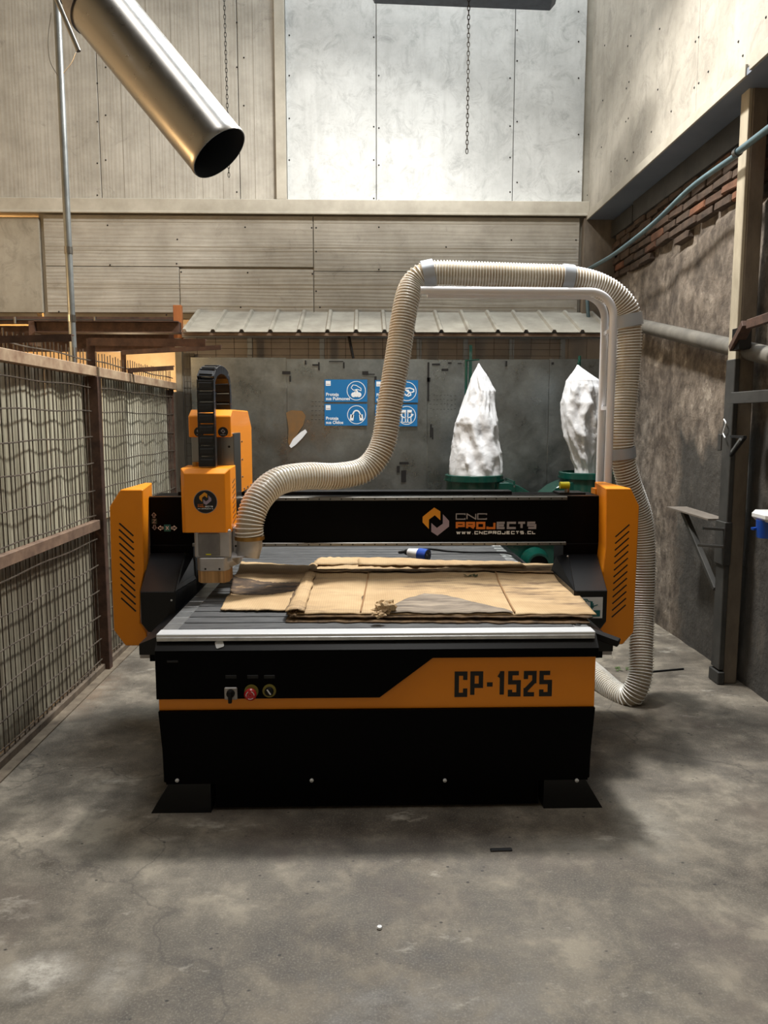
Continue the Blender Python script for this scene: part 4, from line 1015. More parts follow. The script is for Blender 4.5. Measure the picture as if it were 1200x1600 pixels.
# Z axis: back plate, upper housing, lower spindle housing
yz = 3.78
a, b = pf(299, 683, yz), pf(369, 835, yz)
zp = bx(a.x, b.x, yz, YG - .02, b.z - .02, a.z + .02).build('z_axis_plate', STEEL, R, bevel=.003)
bx(a.x + .06, b.x - .06, yz - .006, yz, b.z, a.z).build('plate_recess', STEEL, zp)
for px in (311, 352): 
    p = pf(px + 6, 698, yz); MB().lathe([(.006, 0), (.006, -.002), (.0005, -.002)], p, 8, 'y').build('screw', RUBBER, zp)
# upper housing: front face, chamfered top, deep side
yu = 3.74; A, B = pf(294, 650, yu), pf(369, 683, yu); t_ = pf(300, 640, yu + .06).z
prof = [(yu, B.z), (yu, A.z), (yu + .06, t_), (4.30, t_), (4.42, t_ - .09), (4.42, bT + .02), (YG + .25, bT + .02), (YG + .02, bT + .02), (YG + .02, B.z)]
uh = MB().prism(prof, 'x', A.x, B.x - .025).build('upper_housing', ORANGE, R, bevel=.004)
for px in (311, 348.5):
    p = pf(px, 675, yu); dsk = MB().lathe([(.024, 0), (.024, -.001), (.0005, -.001)], p, 24, 'y').build('round_badge', BLKPR, uh)
    g1, g2 = MB(), MB(); emblem(g1, g2, p.x, p.z + .004, .011, yu - .001); g1.build('badge_emblem', GREYPR, uh); g2.build('badge_emblem', GREYPR, uh)
    mb = MB(); strokes(mb, 'PROJ', p.x - .012, p.z - .016, .005, .005, .0015, .0014, yu - .001, .0006); mb.build('badge_lettering', GREYPR, uh)
bs = MB()
for py in (690, 718, 745): bs.lathe([(.005, 0), (.005, .006), (.0005, .007)], (B.x - .025, YG + .05, at(372, py, y=YG + .05).z), 8, 'x')
for k in range(3): bs.lathe([(.005, 0), (.005, .006), (.0005, .007)], (B.x - .025, YG + .1 + k * .12, bT + .035), 8, 'x')
bs.build('side_bolts', STEEL, uh, kind='stuff')
# lower housing with chamfered front edges
yl = 3.60; P0, P1 = pf(282, 735, yl + .03), pf(362, 832, yl + .03)
xa, xb_ = P0.x, P1.x; zt2, zb2 = pf(300, 733, yl + .03).z, P1.z; ch = .022
lh = MB().loft([[(xa, yz, zb2), (xb_, yz, zb2), (xb_, yz, zt2 + .01), (xa, yz, zt2 + .01)], [(xa, yl + .03, zb2), (xb_, yl + .03, zb2), (xb_, yl + .03, zt2 + .004), (xa, yl + .03, zt2 + .004)],
                [(xa + ch, yl, zb2 + .004), (xb_ - ch, yl, zb2 + .004), (xb_ - ch, yl, zt2 - .02), (xa + ch, yl, zt2 - .02)]]).build('spindle_housing', ORANGE, R, bevel=.0025)
p = pf(321, 784, yl)
MB().lathe([(.0555, 0), (.0555, -.0008), (.0005, -.0008)], p, 40, 'y').build('badge_rim', GREYPR, lh)
MB().lathe([(.053, -.0008), (.053, -.0016), (.0005, -.0016)], p, 40, 'y').build('round_badge', BLKPR, lh)
g1, g2 = MB(), MB(); emblem(g1, g2, p.x, p.z + .015, .030, yl - .0016); g1.build('badge_emblem', GOLDPR, lh); g2.build('badge_emblem', LILAC, lh)
mb = MB(); strokes(mb, 'CNC', p.x - .036, p.z - .016, .0075, .005, .002, .0014, yl - .0016, .0006); strokes(mb, 'PROJ', p.x - .036, p.z - .026, .0072, .007, .0018, .002, yl - .0016, .0006); mb.build('badge_lettering', ORPR, lh)
mb = MB(); strokes(mb, 'ECTS', p.x - .036 + .036, p.z - .026, .0072, .007, .0018, .002, yl - .0016, .0006); strokes(mb, 'WWW.CNCPROJECTS.CL', p.x - .036, p.z - .035, .0029, .0048, .0012, .0011, yl - .0016, .0006); mb.build('badge_lettering', WHITE, lh)
sl = MB()
for k in range(9): sl.obox((xb_ + .0005, yz - .10, zb2 + .04 + k * .024), (xb_ + .0005, yz - .03, zb2 + .055 + k * .024), .001, .004)
sl.build('side_slots', BLKPR, lh)
MB().cyl((xa + .05, yz - .05, zt2 + .005), (xa + .05, yz - .05, zt2 + .028), .016, 14).build('cable_gland', BRASS, lh, smooth=True)
# spindle motor below the housing
ys = 3.68; a, b = pf(308, 833, ys), pf(365, 868, ys)
sm = MB().box(a.x, b.x, ys - .07, ys + .1, b.z, a.z + .03).build('spindle_motor', ALUCAST, R, bevel=.008)
bx(a.x + .02, b.x - .05, ys - .076, ys - .07, b.z + .012, a.z + .01).build('motor_face', vary(Mat('dark_cast_face', (120, 116, 112), .5, .3), (104, 100, 98), (130, 126, 122), 8, 4), sm, bevel=.003)
bx(a.x + .055, a.x + .08, ys - .077, ys - .0765, b.z + .016, b.z + .022).build('yellow_label', YELLOW, sm)
bx(b.x - .0, b.x + .03, ys - .02, ys + .1, b.z - .04, a.z + .03).build('motor_bracket', ALUCAST, sm, bevel=.004)
for k in range(3): MB().lathe([(.005, 0), (.005, -.003), (.0005, -.003)], (b.x + .015, ys - .02, b.z - .02 + k * .035), 8, 'y').build('screw', RUBBER, sm)
MB().lathe([(.058, -.03), (.058, .0), (.052, .012), (.052, .03)], ((a.x + b.x) / 2 - .005, ys, b.z), 28, cap=True).build('spindle_nose', ALUCAST, sm, smooth=True)
# dust shoe with the slanted outlet to the hose port
ysh = 3.60; a, b = pf(306, 872, ysh), pf(357, 893, ysh); cxs, zs0, zs1 = (a.x + b.x) / 2, b.z, a.z; rs_ = (b.x - a.x) / 2
oct_ = lambda r_, cy_: [(cxs + r_ * sx_, cy_ + r_ * sy_) for sx_, sy_ in ((-1, -.6), (-.75, -1), (.75, -1), (1, -.6), (1, .7), (.6, 1.1), (-.6, 1.1), (-1, .7))]
csy = ysh + rs_
dsh = MB().prism(oct_(rs_, csy), 'z', zs0, zs1).build('dust_shoe', ALUCAST, R, bevel=.004)
for px in (321, 343): 
    p = pf(px, 889, ysh); MB().lathe([(.005, 0), (.005, -.002), (.0005, -.002)], p, 8, 'y').build('screw', RUBBER, dsh)
hp = pf(390, 846, csy)   # hose port centre
o0 = Vector((cxs + rs_ * .55, csy, (zs0 + zs1) / 2)); o1 = Vector((hp.x, csy, hp.z))
def ringat(c, ux, uy, rx_, ry_, n=20): return [c + ux * rx_ * math.cos(2 * math.pi * k / n) + uy * ry_ * math.sin(2 * math.pi * k / n) for k in range(n)]
X_, Y_, Z_ = Vector((1, 0, 0)), Vector((0, 1, 0)), Vector((0, 0, 1))
MB().loft([ringat(o0, Vector((-.1, 0, .99)).normalized(), Y_, .036, .058), ringat(o0.lerp(o1, .38) - Vector((0, 0, .012)), Vector((-.55, 0, .83)).normalized(), Y_, .044, .058), ringat(o1 - Vector((.012, 0, .062)), Vector((.93, 0, -.36)).normalized(), Y_, .060, .059), ringat(o1 - Vector((0, 0, .025)), X_, Y_, .061, .061), ringat(o1 + Vector((0, 0, .01)), X_, Y_, .061, .061)]).build('suction_outlet', ALUCAST, dsh, smooth=True, angle=60)
zbr = pf(335, 911, ysh).z
MB().prism(oct_(rs_ * .97, csy), 'z', zbr, zs0 + .002).build('brush_skirt', BRISTLE.m, dsh)
# cable chain (drag chain) arching over the Z axis
yc0 = 3.66; cw = .085
ca, cb_ = pf(312, 722, yc0), pf(338, 722, yc0); cxm = (ca.x + cb_.x) / 2; cw = cb_.x - ca.x
ztop = pf(325, 575, yc0 + .02).z
pth = [(cxm, yc0, zt2 + .01)] + [(cxm, yc0, zt2 + .01 + (ztop - .07 - zt2) * k / 6) for k in range(1, 7)]
for k in range(1, 8):
    an = math.pi * k / 8; rr_ = .20
    pth.append((cxm + .02 * k / 8, yc0 + .16 - .16 * math.cos(an), ztop - .06 + .06 * math.sin(an)))
pth += [(cxm + .02, yc0 + .32, ztop - .10 - k * .05) for k in range(7)]
pth = resample(catmull(pth, 8), .051)
for p0, p1 in zip(pth, pth[1:]):
    p0, p1 = Vector(p0), Vector(p1); d = (p1 - p0).normalized(); sid = Vector((1, 0, 0)); out = sid.cross(d).normalized()
    b = MB()
    e = d * .004
    b.obox(p0 - e * .0 + out * .017, p1 - e + out * .017, cw * .93, .004, up=out)
    b.obox(p0 - out * .017, p1 - e * 3 - out * .017, cw * .93, .004, up=out)
    for sg in (-1, 1): b.obox(p0 + sid * sg * cw * .47, p1 + sid * sg * cw * .47, .006, .040, up=out)
    b.obox(p0 + out * .021 + d * .010, p1 + out * .021 - d * .016, cw * .8, .006, up=out)
    b.build('cable_chain_link', PLASTIC, R, bevel=.0015)
# black cable beside the housing
MB().tube(catmull([(xa + .0, yz + .0, zt2 - .0), (xa - .03, yz, zt2 - .05), (xa - .035, yz + .05, zt2 - .15), (xa - .015, yz + .15, zt2 - .3)], 8), .009, 8).build('spindle_cable', RUBBER, R, smooth=True)
# hose support pipes
def bentpipe(yp, dxl, vert_px, top_py, xleft_px, base_z):
    v = at(vert_px[0], vert_px[1], y=yp); zt_ = at(700, top_py, y=yp).z; xl = at(xleft_px, top_py, y=yp).x; r_ = .13
    pts = [(v.x, yp, base_z), (v.x, yp, zt_ - r_ - .4), (v.x, yp, zt_ - r_)]
    arc = [(v.x - r_ + r_ * math.cos(a_), yp, zt_ - r_ + r_ * math.sin(a_)) for a_ in [math.pi / 2 * k / 10 for k in range(1, 11)]]
    path = [Vector(q) for q in pts + arc + [(xl, yp, zt_ + .004)]]
    MB().tube(path, .0215, 16).build('hose_support_pipe', WHITEPAINT, R, smooth=True)
    return v.x, zt_, xl
sx1, sz1, sl1 = bentpipe(4.22, 0, (953, 650), 455, 657, bT - .05)
sx2, sz2, sl2 = bentpipe(4.42, 0, (940, 650), 461, 668, bT - .05)
for z in (sz1 - .62, sz1 - .20): MB().obox((sx1 + .0, 4.22, z), (sx2 + .0, 4.42, z), .02, .02).build('pipe_link', WHITEPAINT, R)
bx(sx1 - .03, sx1 + .03, 4.18, 4.46, bT - .07, bT - .045).build('pipe_foot_plate', BLACK, R)

# ------------------------------------------------------------------ suction hose (one thing, clipped to the pipes)
HO = thing('suction_hose', (1.4, 4.3, 0), 'long ribbed translucent beige suction hose arching over the machine', 'hose')
yh = 4.30
hp_top = Vector((o1.x, csy, o1.z + .01))
ctrl = [hp_top, hp_top + Vector((0.002, .0, .08)), at(403, 781, y=3.72), at(433, 753, y=3.80), at(478, 744, y=3.90), at(527, 744, y=4.0), at(572, 733, y=4.06), at(598, 696, y=4.10), at(608, 640, y=4.14), at(621, 560, y=4.2),
        at(634, 478, y=4.26), at(646, 444, y=yh), at(671, 428, y=yh), at(740, 429, y=yh), at(820, 432, y=yh), at(885, 435, y=yh), at(934, 446, y=yh + .02), at(968, 469, y=yh + .03), at(983, 502, y=yh + .04), at(981, 580, y=yh + .05), at(975, 650, y=yh + .04), at(972, 705, y=yh + .04),
        at(982, 752, y=yh + .06), at(1001, 810, y=yh + .1), at(1006, 870, y=yh + .1), at(1004, 950, y=yh + .06), at(1002, 1010, y=yh - .03), at(1000, 1058, y=yh - .10), at(984, 1089, y=yh - .10), at(962, 1083, y=yh + .0), at(938, 1062, y=yh + .16), at(916, 1043, y=yh + .34), at(885, 1016, y=yh + .66)]
hpath = resample(catmull(ctrl, 10), .02)
HR = .066
MB().tube(hpath, HR - .003, 24).build('hose_wall', HOSE, HO, smooth=True, angle=180)
# helical rib
def frames(path):
    out = []; N_ = None
    for i, p in enumerate(path):
        t_ = (path[min(i + 1, len(path) - 1)] - path[max(i - 1, 0)]).normalized()
        N_ = t_.orthogonal().normalized() if N_ is None else (N_ - t_ * N_.dot(t_)).normalized()
        out.append((p, t_, N_, t_.cross(N_)))
    return out
fp = frames(hpath); PITCHR = .0158; turns = .02 * (len(hpath) - 1) / PITCHR; K = 18
hel = []
tot_ = int(turns * K)
for i in range(tot_):
    s_ = i / K * PITCHR / .02; j = int(s_); f = s_ - j
    if j + 1 >= len(fp): break
    p = fp[j][0].lerp(fp[j + 1][0], f); Nn = fp[j][2].lerp(fp[j + 1][2], f); Bb = fp[j][3].lerp(fp[j + 1][3], f)
    a_ = 2 * math.pi * i / K; rad = Nn * math.cos(a_) + Bb * math.sin(a_)
    T_ = fp[j][1]
    hel.append((p + rad * HR, rad, T_))
rings = [[c + r_ * .0040 + t_ * .001, c + t_ * .0036 - r_ * .003, c - t_ * .0036 - r_ * .003, c + r_ * .0040 - t_ * .001] for c, r_, t_ in hel]
MB().loft(rings, True).build('hose_rib', RIB, HO, smooth=True, angle=180)
def near(px, py):
    best = min(range(len(fp)), key=lambda i: (fp[i][0] - at(px, py, y=fp[i][0].y)).length)
    return best
for px, py, w_ in ((671, 428, .032), (885, 435, .030), (983, 500, .034), (972, 706, .030), ):
    i = near(px, py); p, t_ = fp[i][0], fp[i][1]
    u_ = t_.orthogonal().normalized(); v_ = t_.cross(u_)
    MB().loft([ringat(p - t_ * w_, u_, v_, HR + .004, HR + .004, 32), ringat(p - t_ * w_, u_, v_, HR + .009, HR + .009, 32), ringat(p + t_ * w_, u_, v_, HR + .009, HR + .009, 32), ringat(p + t_ * w_, u_, v_, HR + .004, HR + .004, 32)], False).build('hose_collar', COLLAR, HO, smooth=True, angle=50)
MB().lathe([(HR + .003, 0), (HR + .006, 0), (HR + .006, .018), (HR + .003, .018)], hp_top + Vector((0, 0, .0)), 32).build('band_clamp', BRASS, HO, smooth=True)

# ------------------------------------------------------------------ things on the bed
ZC = ZB + .012
def card_sheet(name, corners, nx, ny_, hfun, mat, label, group=None, th=.005, edge=.006, parent=None, seed=0, zoff=0):
    """corners: pixel TL,TR,BR,BL on the bed plane"""
    TL, TR, BR, BL = [at(*c, z=ZC + zoff) for c in corners]; vs = []
    for j in range(ny_ + 1):
        v = j / ny_
        for i in range(nx + 1):
            u = i / nx; p = TL.lerp(TR, u).lerp(BL.lerp(BR, u), v)
            if i in (0, nx) or j in (0, ny_):
                k_ = 1.0; p += Vector((edge * noise.noise(Vector((u * 9, v * 9, seed))) * (1 if i in (0, nx) else .3), edge * 2 * noise.noise(Vector((u * 22, v * 5, seed + 4))) * (1 if j in (0, ny_) else .2), 0))
            p = Vector((p.x, p.y, ZC + zoff + hfun(u, v))); vs.append(p)
    b = MB().add(vs, [(j * (nx + 1) + i, (j + 1) * (nx + 1) + i, (j + 1) * (nx + 1) + i + 1, j * (nx + 1) + i + 1) for j in range(ny_) for i in range(nx)])
    o = b.build(name, mat, parent, smooth=True, angle=50)
    md = o.modifiers.new('thickness', 'SOLIDIFY'); md.thickness = th; md.offset = 1
    if label: tag(o, label, 'cardboard', group)
    return o
nz_ = lambda a, b, c: noise.noise(Vector((a, b, c)))
cb1 = thing('cardboard_sheet', tuple(at(640, 940, z=ZC)), 'large flattened cardboard box spread across the right of the machine bed', 'cardboard')
def h_main(u, v):
    fold = math.exp(-((v - .27) / .07) ** 2) * .016 * (1 + nz_(u * 6, 0, 1)) - math.exp(-((v - .14) / .06) ** 2) * .014 + max(0, .08 - v) * .25
    creases = -.004 * math.exp(-((u - .23) / .008) ** 2) - .004 * math.exp(-((u - .73) / .010) ** 2)
    return .026 + .010 * nz_(u * 3, v * 2, 3) + fold + creases + .003 * nz_(u * 14, v * 8, 1) + (.012 if v < .12 else 0) * abs(nz_(u * 8, v * 3, 5))
card_sheet('top_ply', [(492, 888), (866, 893), (932, 969), (449, 968)], 90, 34, h_main, CARD, None, parent=cb1, seed=1)
card_sheet('middle_ply', [(486, 886), (860, 893), (926, 971), (452, 970)], 60, 16, lambda u, v: .015 + .006 * nz_(u * 4, v * 3, 2), CARDEDGE, None, parent=cb1, seed=2, edge=.01)
card_sheet('bottom_ply', [(480, 890), (850, 893), (922, 974), (446, 972)], 60, 16, lambda u, v: .003 + .003 * nz_(u * 5, v * 3, 7), CARDEDGE, None, parent=cb1, seed=3, edge=.008)
# curled rim at the far edge, torn grey patch, crumpled tongue, folded left flap
card_sheet('torn_far_strip', [(510, 881), (590, 883), (700, 890), (486, 893)], 40, 6, lambda u, v: .035 + .014 * math.sin(v * 3.1) + .006 * nz_(u * 16, v * 4, 9), CARD, None, parent=cb1, seed=5, edge=.012)
card_sheet('torn_far_strip', [(560, 884), (795, 888), (822, 896), (560, 893)], 40, 5, lambda u, v: .035 + .012 * math.sin(v * 3.1) + .005 * nz_(u * 20, v * 4, 19), CARD, None, parent=cb1, seed=8, edge=.012)
def card_sub(name, corners, us, vtop, vbot, hfun, dz, mat, parent, seed=0, nx=40, nv=6):
    TL, TR, BR, BL = [at(*c, z=ZC) for c in corners]; vs = []
    for j in range(nv + 1):
        for i in range(nx + 1):
            f = i / nx; u = us[0] + (us[1] - us[0]) * f; v = vtop(f) + (vbot(f) - vtop(f)) * j / nv
            v += .012 * nz_(u * 30, j * .8, seed) * (1 if 0 < f < 1 else 0)
            p = TL.lerp(TR, u).lerp(BL.lerp(BR, u), v); vs.append((p.x, p.y, ZC + hfun(u, v) + dz + .0025 * (1 + nz_(u * 40, v * 40, seed))))
    o = MB().add(vs, [(j * (nx + 1) + i, (j + 1) * (nx + 1) + i, (j + 1) * (nx + 1) + i + 1, j * (nx + 1) + i + 1) for j in range(nv) for i in range(nx)]).build(name, mat, parent, smooth=True, angle=60)
    md = o.modifiers.new('thickness', 'SOLIDIFY'); md.thickness = .002; md.offset = 1
    return o
MAINC = [(492, 888), (866, 893), (932, 969), (449, 968)]
def lerpt(tab, f):
    for (a, x), (b, y_) in zip(tab, tab[1:]):
        if a <= f <= b: return x + (y_ - x) * (f - a) / (b - a)
    return tab[-1][1]
card_sub('torn_grey_patch', MAINC, (.33, .73), lambda f: lerpt([(0, .93), (.08, .82), (.18, .74), (.3, .68), (.45, .69), (.6, .76), (.75, .85), (.9, .93), (1, .985)], f), lambda f: 1.0, h_main, .004, WETCARD, cb1, 3)
def crumple(c, r, nm, parent, sx=1, sy=1, sz=1, seed=0):
    vs = []; n, m_ = 16, 9
    for j in range(m_ + 1):
        th_ = math.pi * j / m_
        for i in range(n):
            a_ = 2 * math.pi * i / n; d = Vector((math.sin(th_) * math.cos(a_), math.sin(th_) * math.sin(a_), math.cos(th_)))
            rr_ = r * (1 + .75 * nz_(d.x * 2.2 + seed, d.y * 2.2, d.z * 2.2)); vs.append(Vector(c) + Vector((d.x * sx, d.y * sy, d.z * sz)) * rr_)
    MB().loft([vs[j * n:(j + 1) * n] for j in range(m_ + 1)], False).build(nm, CARD, parent)
q = at(601, 950, z=ZC + .045); crumple(q, .042, 'crumpled_tongue', cb1, 1.1, .8, .75, 3)
q = at(592, 960, z=ZC + .04); crumple(q, .022, 'crumpled_tongue', cb1, 1.2, .8, .6, 8)
card_sheet('folded_flap', [(484, 893), (496, 893), (476, 969), (447, 969)], 8, 24, lambda u, v: .034 + .012 * math.sin(u * 3.1) + .004 * nz_(u * 9, v * 9, 2), CARD, None, parent=cb1, seed=6, edge=.014)
card_sheet('torn_left_edge', [(474, 898), (488, 894), (462, 971), (446, 968)], 8, 24, lambda u, v: .018 + .016 * abs(nz_(u * 5, v * 12, 2)), CARDEDGE, None, parent=cb1, seed=16, edge=.02)
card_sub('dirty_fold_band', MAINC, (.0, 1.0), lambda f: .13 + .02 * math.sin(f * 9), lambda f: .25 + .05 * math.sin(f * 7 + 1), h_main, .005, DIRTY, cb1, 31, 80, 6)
for u_0 in (.235, .735):
    card_sub('crease_line', MAINC, (u_0, u_0 + .005), lambda f: .24, lambda f: .99, h_main, .0015, CREASE, cb1, 5, 3, 20)
cb2 = thing('cardboard_sheet', tuple(at(410, 930, z=ZC)), 'smaller curled cardboard piece lying beside the spindle brush, dark mark across its fold', 'cardboard')
def h_left(u, v):
    return .004 + .050 * max(0, 1 - v / .62) ** 1.2 * (1 - .25 * u) + (-.010) * math.exp(-((v - .62) / .07) ** 2) + .022 * math.exp(-((v - .40) / .1) ** 2) * (1 - u * .6) + .004 * nz_(u * 6, v * 6, 11)
card_sheet('cardboard_ply', [(377, 893), (486, 897), (466, 956), (344, 955)], 44, 30, h_left, CARD, None, parent=cb2, seed=9)
_dm = Mat('stain_and_fold_shadow', (66, 52, 40), .8); _dm.setcol(_dm.ramp(_dm.noise(11, 8, 0.7, sc=(.7, 2.5, 1)), [(0.38, (46, 37, 30)), (0.55, (92, 72, 52)), (0.66, (176, 146, 104))])); STAINSHADE = _dm.m
card_sub('stain_shadow_crease', [(377, 893), (486, 897), (466, 956), (344, 955)], (.0, 1.0), lambda f: .40 + .05 * math.sin(f * 3), lambda f: .60 + .04 * math.sin(f * 5), h_left, .004, STAINSHADE, cb2, 12)  # dark band paints the fold's shadow together with its stain
# small leaves and debris on the cardboard
t = thing('dry_leaf_litter', tuple(at(735, 899, z=ZC + .04)), 'dark dry leaf fragment on the far fold of the large cardboard', 'leaf')
lf = MB()
for dx, dy, an in ((0, 0, .3), (.02, .006, 1.4), (-.025, 0, 2.4), (.03, -.004, .9)):
    c = at(735, 899, z=ZC + .043) + Vector((dx, dy, 0)); d = Vector((math.cos(an), math.sin(an), .3)) * .018; s_ = Vector((-math.sin(an), math.cos(an), .2)) * .008
    lf.add([c - d, c + s_, c + d, c - s_, c + Vector((0, 0, .004))], [(0, 1, 4), (1, 2, 4), (2, 3, 4), (3, 0, 4)])
lf.build('leaf_scraps', vary(Mat('dark_leaf', (46, 50, 26), .8), (36, 36, 22), (70, 74, 36), 30, 3), t, kind='stuff')
# industrial plug with cable
pl = thing('power_plug', tuple(at(655, 872, z=ZC)), 'blue and white industrial power plug lying on the bed under the gantry', 'plug')
c = at(655, 866, z=ZC + .045); ax = Vector((.80, -.58, -.05)).normalized()
def cylax(p0, p1, r0, r1, mat, nm, n=24, sm_=True): return MB().cyl(p0, p1, r0, n, r1).build(nm, mat, pl, smooth=sm_)
cylax(c - ax * .0, c + ax * .06, .038, .040, BLUEPL, 'plug_body'); cylax(c - ax * .075, c, .024, .034, WHITEPL, 'plug_handle'); cylax(c - ax * .10, c - ax * .075, .015, .022, RUBBER, 'cable_gland')
cylax(c + ax * .058, c + ax * .062, .034, .034, PLASTIC, 'pin_face')
for a_ in (0, 2.09, 4.18):
    u_ = ax.orthogonal().normalized(); v_ = ax.cross(u_); o_ = (u_ * math.cos(a_) + v_ * math.sin(a_)) * .019; cylax(c + ax * .06 + o_, c + ax * .066 + o_, .006, .006, STEEL, 'pin', 10)
cp = [c - ax * .1, c - ax * .135 + Vector((0, .0, -.01)), c - ax * .12 + Vector((0, .07, -.015)), at(668, 858, z=ZC + .03), at(700, 861, z=ZC + .012), at(740, 863, z=ZC + .010), at(780, 863, z=ZC + .01), at(800, 866, z=ZC + .012), at(812, 874, z=ZC + .008), Vector((at(820, 880, z=ZC).x + .02, at(820, 880, z=ZC).y, ZC - .02)), at(824, 890, y=4.3)]
MB().tube(resample(catmull(cp[:-1], 10), .015), .008, 8).build('power_cable', RUBBER, pl, smooth=True)

# ------------------------------------------------------------------ overhead: duct, chains, hanging tray
yd = 3.6
e0 = at(343, 240, y=yd); e1 = at(165, 22, y=yd + .10)
# aim: axis in the plane y = const
dv = (e1 - e0).normalized(); D = thing('exhaust_duct', tuple(e0), 'shiny galvanised round duct hanging diagonally at top left, open end down', 'duct')
rD = .141
v_ = dv.cross(Vector((0, 1, 0))).normalized(); u_ = v_.cross(dv).normalized()
def rings_ax(seq, c0, n=48): return [ringat(c0 + dv * s, u_, v_, r, r, n) for s, r in seq]
Ld = .885
MB().loft(rings_ax([(0.0, rD - .004), (.0, rD), (.012, rD + .003), (.03, rD), (Ld, rD), (Ld, rD - .004), (.005, rD - .004)], e0), False).build('duct_tube', DUCT, D, smooth=True, angle=50)
MB().loft(rings_ax([(.30, .002), (.30, rD - .004)], e0), False).build('duct_shade_disc', RUBBER, D)  # black disc stands in for the darkness deeper in the duct
lin_ = MB().loft(rings_ax([(.004, rD - .0045), (.30, rD - .0045)], e0), False).build('duct_inner_shade', Mat('duct_inner_shade', (40, 46, 54), .7).m, D, smooth=True)  # dark inner sleeve paints the shade inside the open end
MB().loft(rings_ax([(Ld - .03, rD), (Ld - .03, rD + .008), (Ld + .02, rD + .008), (Ld + .02, rD)], e0), False).build('joint_band', mat_zinc('dull_band_zinc', (130, 130, 134), .8, .35), D, smooth=True)
MB().loft(rings_ax([(Ld + .0, rD - .002), (Ld + .08, rD - .02), (Ld + .14, rD - .035), (Ld + 1.5, rD - .035)], e0), False).build('upper_duct', mat_zinc('dull_duct_zinc', (140, 138, 136), .85, .35), D, smooth=True)
MB().loft(rings_ax([(Ld + .12, rD - .035), (Ld + .12, rD - .015), (Ld + .15, rD - .015), (Ld + .15, rD - .035)], e0), False).build('joint_band', STEEL, D, smooth=True)
ta, tb = at(89, 0, y=3.38), at(123, 80, y=3.38)
t = thing('support_rod', tuple(tb), 'short slanted steel rod beside the duct with thin wires', 'rod')
MB().cyl(ta + (ta - tb) * .4, tb, .0095, 10).build('rod', STEEL, t, smooth=True)
MB().tube(catmull([at(119, 82, y=3.4), at(112, 98, y=3.45), at(99, 114, y=3.5)], 6), .0018, 5).build('wire', ALUF, t)
MB().tube(catmull([at(80, 20, y=3.5), at(75, 60, y=3.5), at(78, 95, y=3.5), at(90, 118, y=3.55)], 6), .0012, 5).build('wire', STEEL, t)
def chain(px, pyb, y, ztop, label, link=.034, r=.0028):
    b_ = at(px, pyb, y=y); t = thing('hanging_chain', (b_.x, y, b_.z), label, 'chain'); z = b_.z + link / 2; i = 0; me = {}
    while z < ztop:
        if i % 2 not in me:
            pts = []
            for k in range(14):
                a_ = 2 * math.pi * k / 14; w_ = .008 * math.cos(a_); h_ = link * .5 * math.sin(a_) * 1.08
                pts.append(Vector((w_, 0, h_) if i % 2 == 0 else (0, w_, h_)))
            rg = []
            for k in range(14):
                tt = (pts[(k + 1) % 14] - pts[k - 1]).normalized(); nn = Vector((0, 1, 0)) if i % 2 == 0 else Vector((1, 0, 0)); bb = tt.cross(nn)
                rg.append([pts[k] + (nn * math.cos(q_) + bb * math.sin(q_)) * r for q_ in (0, 1.57, 3.14, 4.71)])
            o = MB().loft(rg + [rg[0]], False).build('link', CHAINM, None); me[i % 2] = o.data; bpy.data.objects.remove(o)
        o = bpy.data.objects.new('chain_link', me[i % 2]); COL.objects.link(o); o.parent = t; o.location = (0.004 * math.sin(z * 2), 0, z - b_.z); z += link * .84; i += 1
chain(729, 240, 5.5, a.z if False else 4.50, 'short chain hanging from the dark tray in front of bright upper wall')
chain(357, 277, 6.6, 5.5, 'long chain hanging behind the open end of the duct', .040)
# hanging tray (gas-strip style fitting, switched off)
a, b = at(585, 6, y=5.65), at(850, 17, y=5.65)
tr = thing('hanging_tray', ((a.x + b.x) / 2, 5.5, a.z), 'dark blue-grey metal tray lamp housing hanging at the top edge', 'fixture')
zt0 = a.z
MB().add([(a.x, 5.35, a.z), (b.x, 5.35, b.z), (b.x + .04, 5.65, b.z + .0), (a.x, 5.65, a.z), (a.x, 5.31, a.z + .07), (b.x + .04, 5.31, b.z + .07), (b.x + .09, 5.70, b.z + .07), (a.x - .02, 5.70, a.z + .07)],
         [(0, 1, 2, 3), (7, 6, 5, 4), (0, 4, 5, 1), (1, 5, 6, 2), (2, 6, 7, 3), (3, 7, 4, 0)]).build('housing', vary(Mat('blue_grey_housing', (60, 72, 90), .5, .3), (50, 60, 76), (72, 84, 102), 14, 6), tr, bevel=.004)
MB().tube([(a.x, 5.345, a.z + .002), (b.x, 5.345, b.z + .002)], .006, 6).build('lower_lip', DARKSTEEL, tr)
for x_ in (a.x + .12, b.x - .12): MB().cyl((x_, 5.5, a.z + .06), (x_, 5.5, 9.41), .004, 6).build('hanger_wire', STEEL, tr)

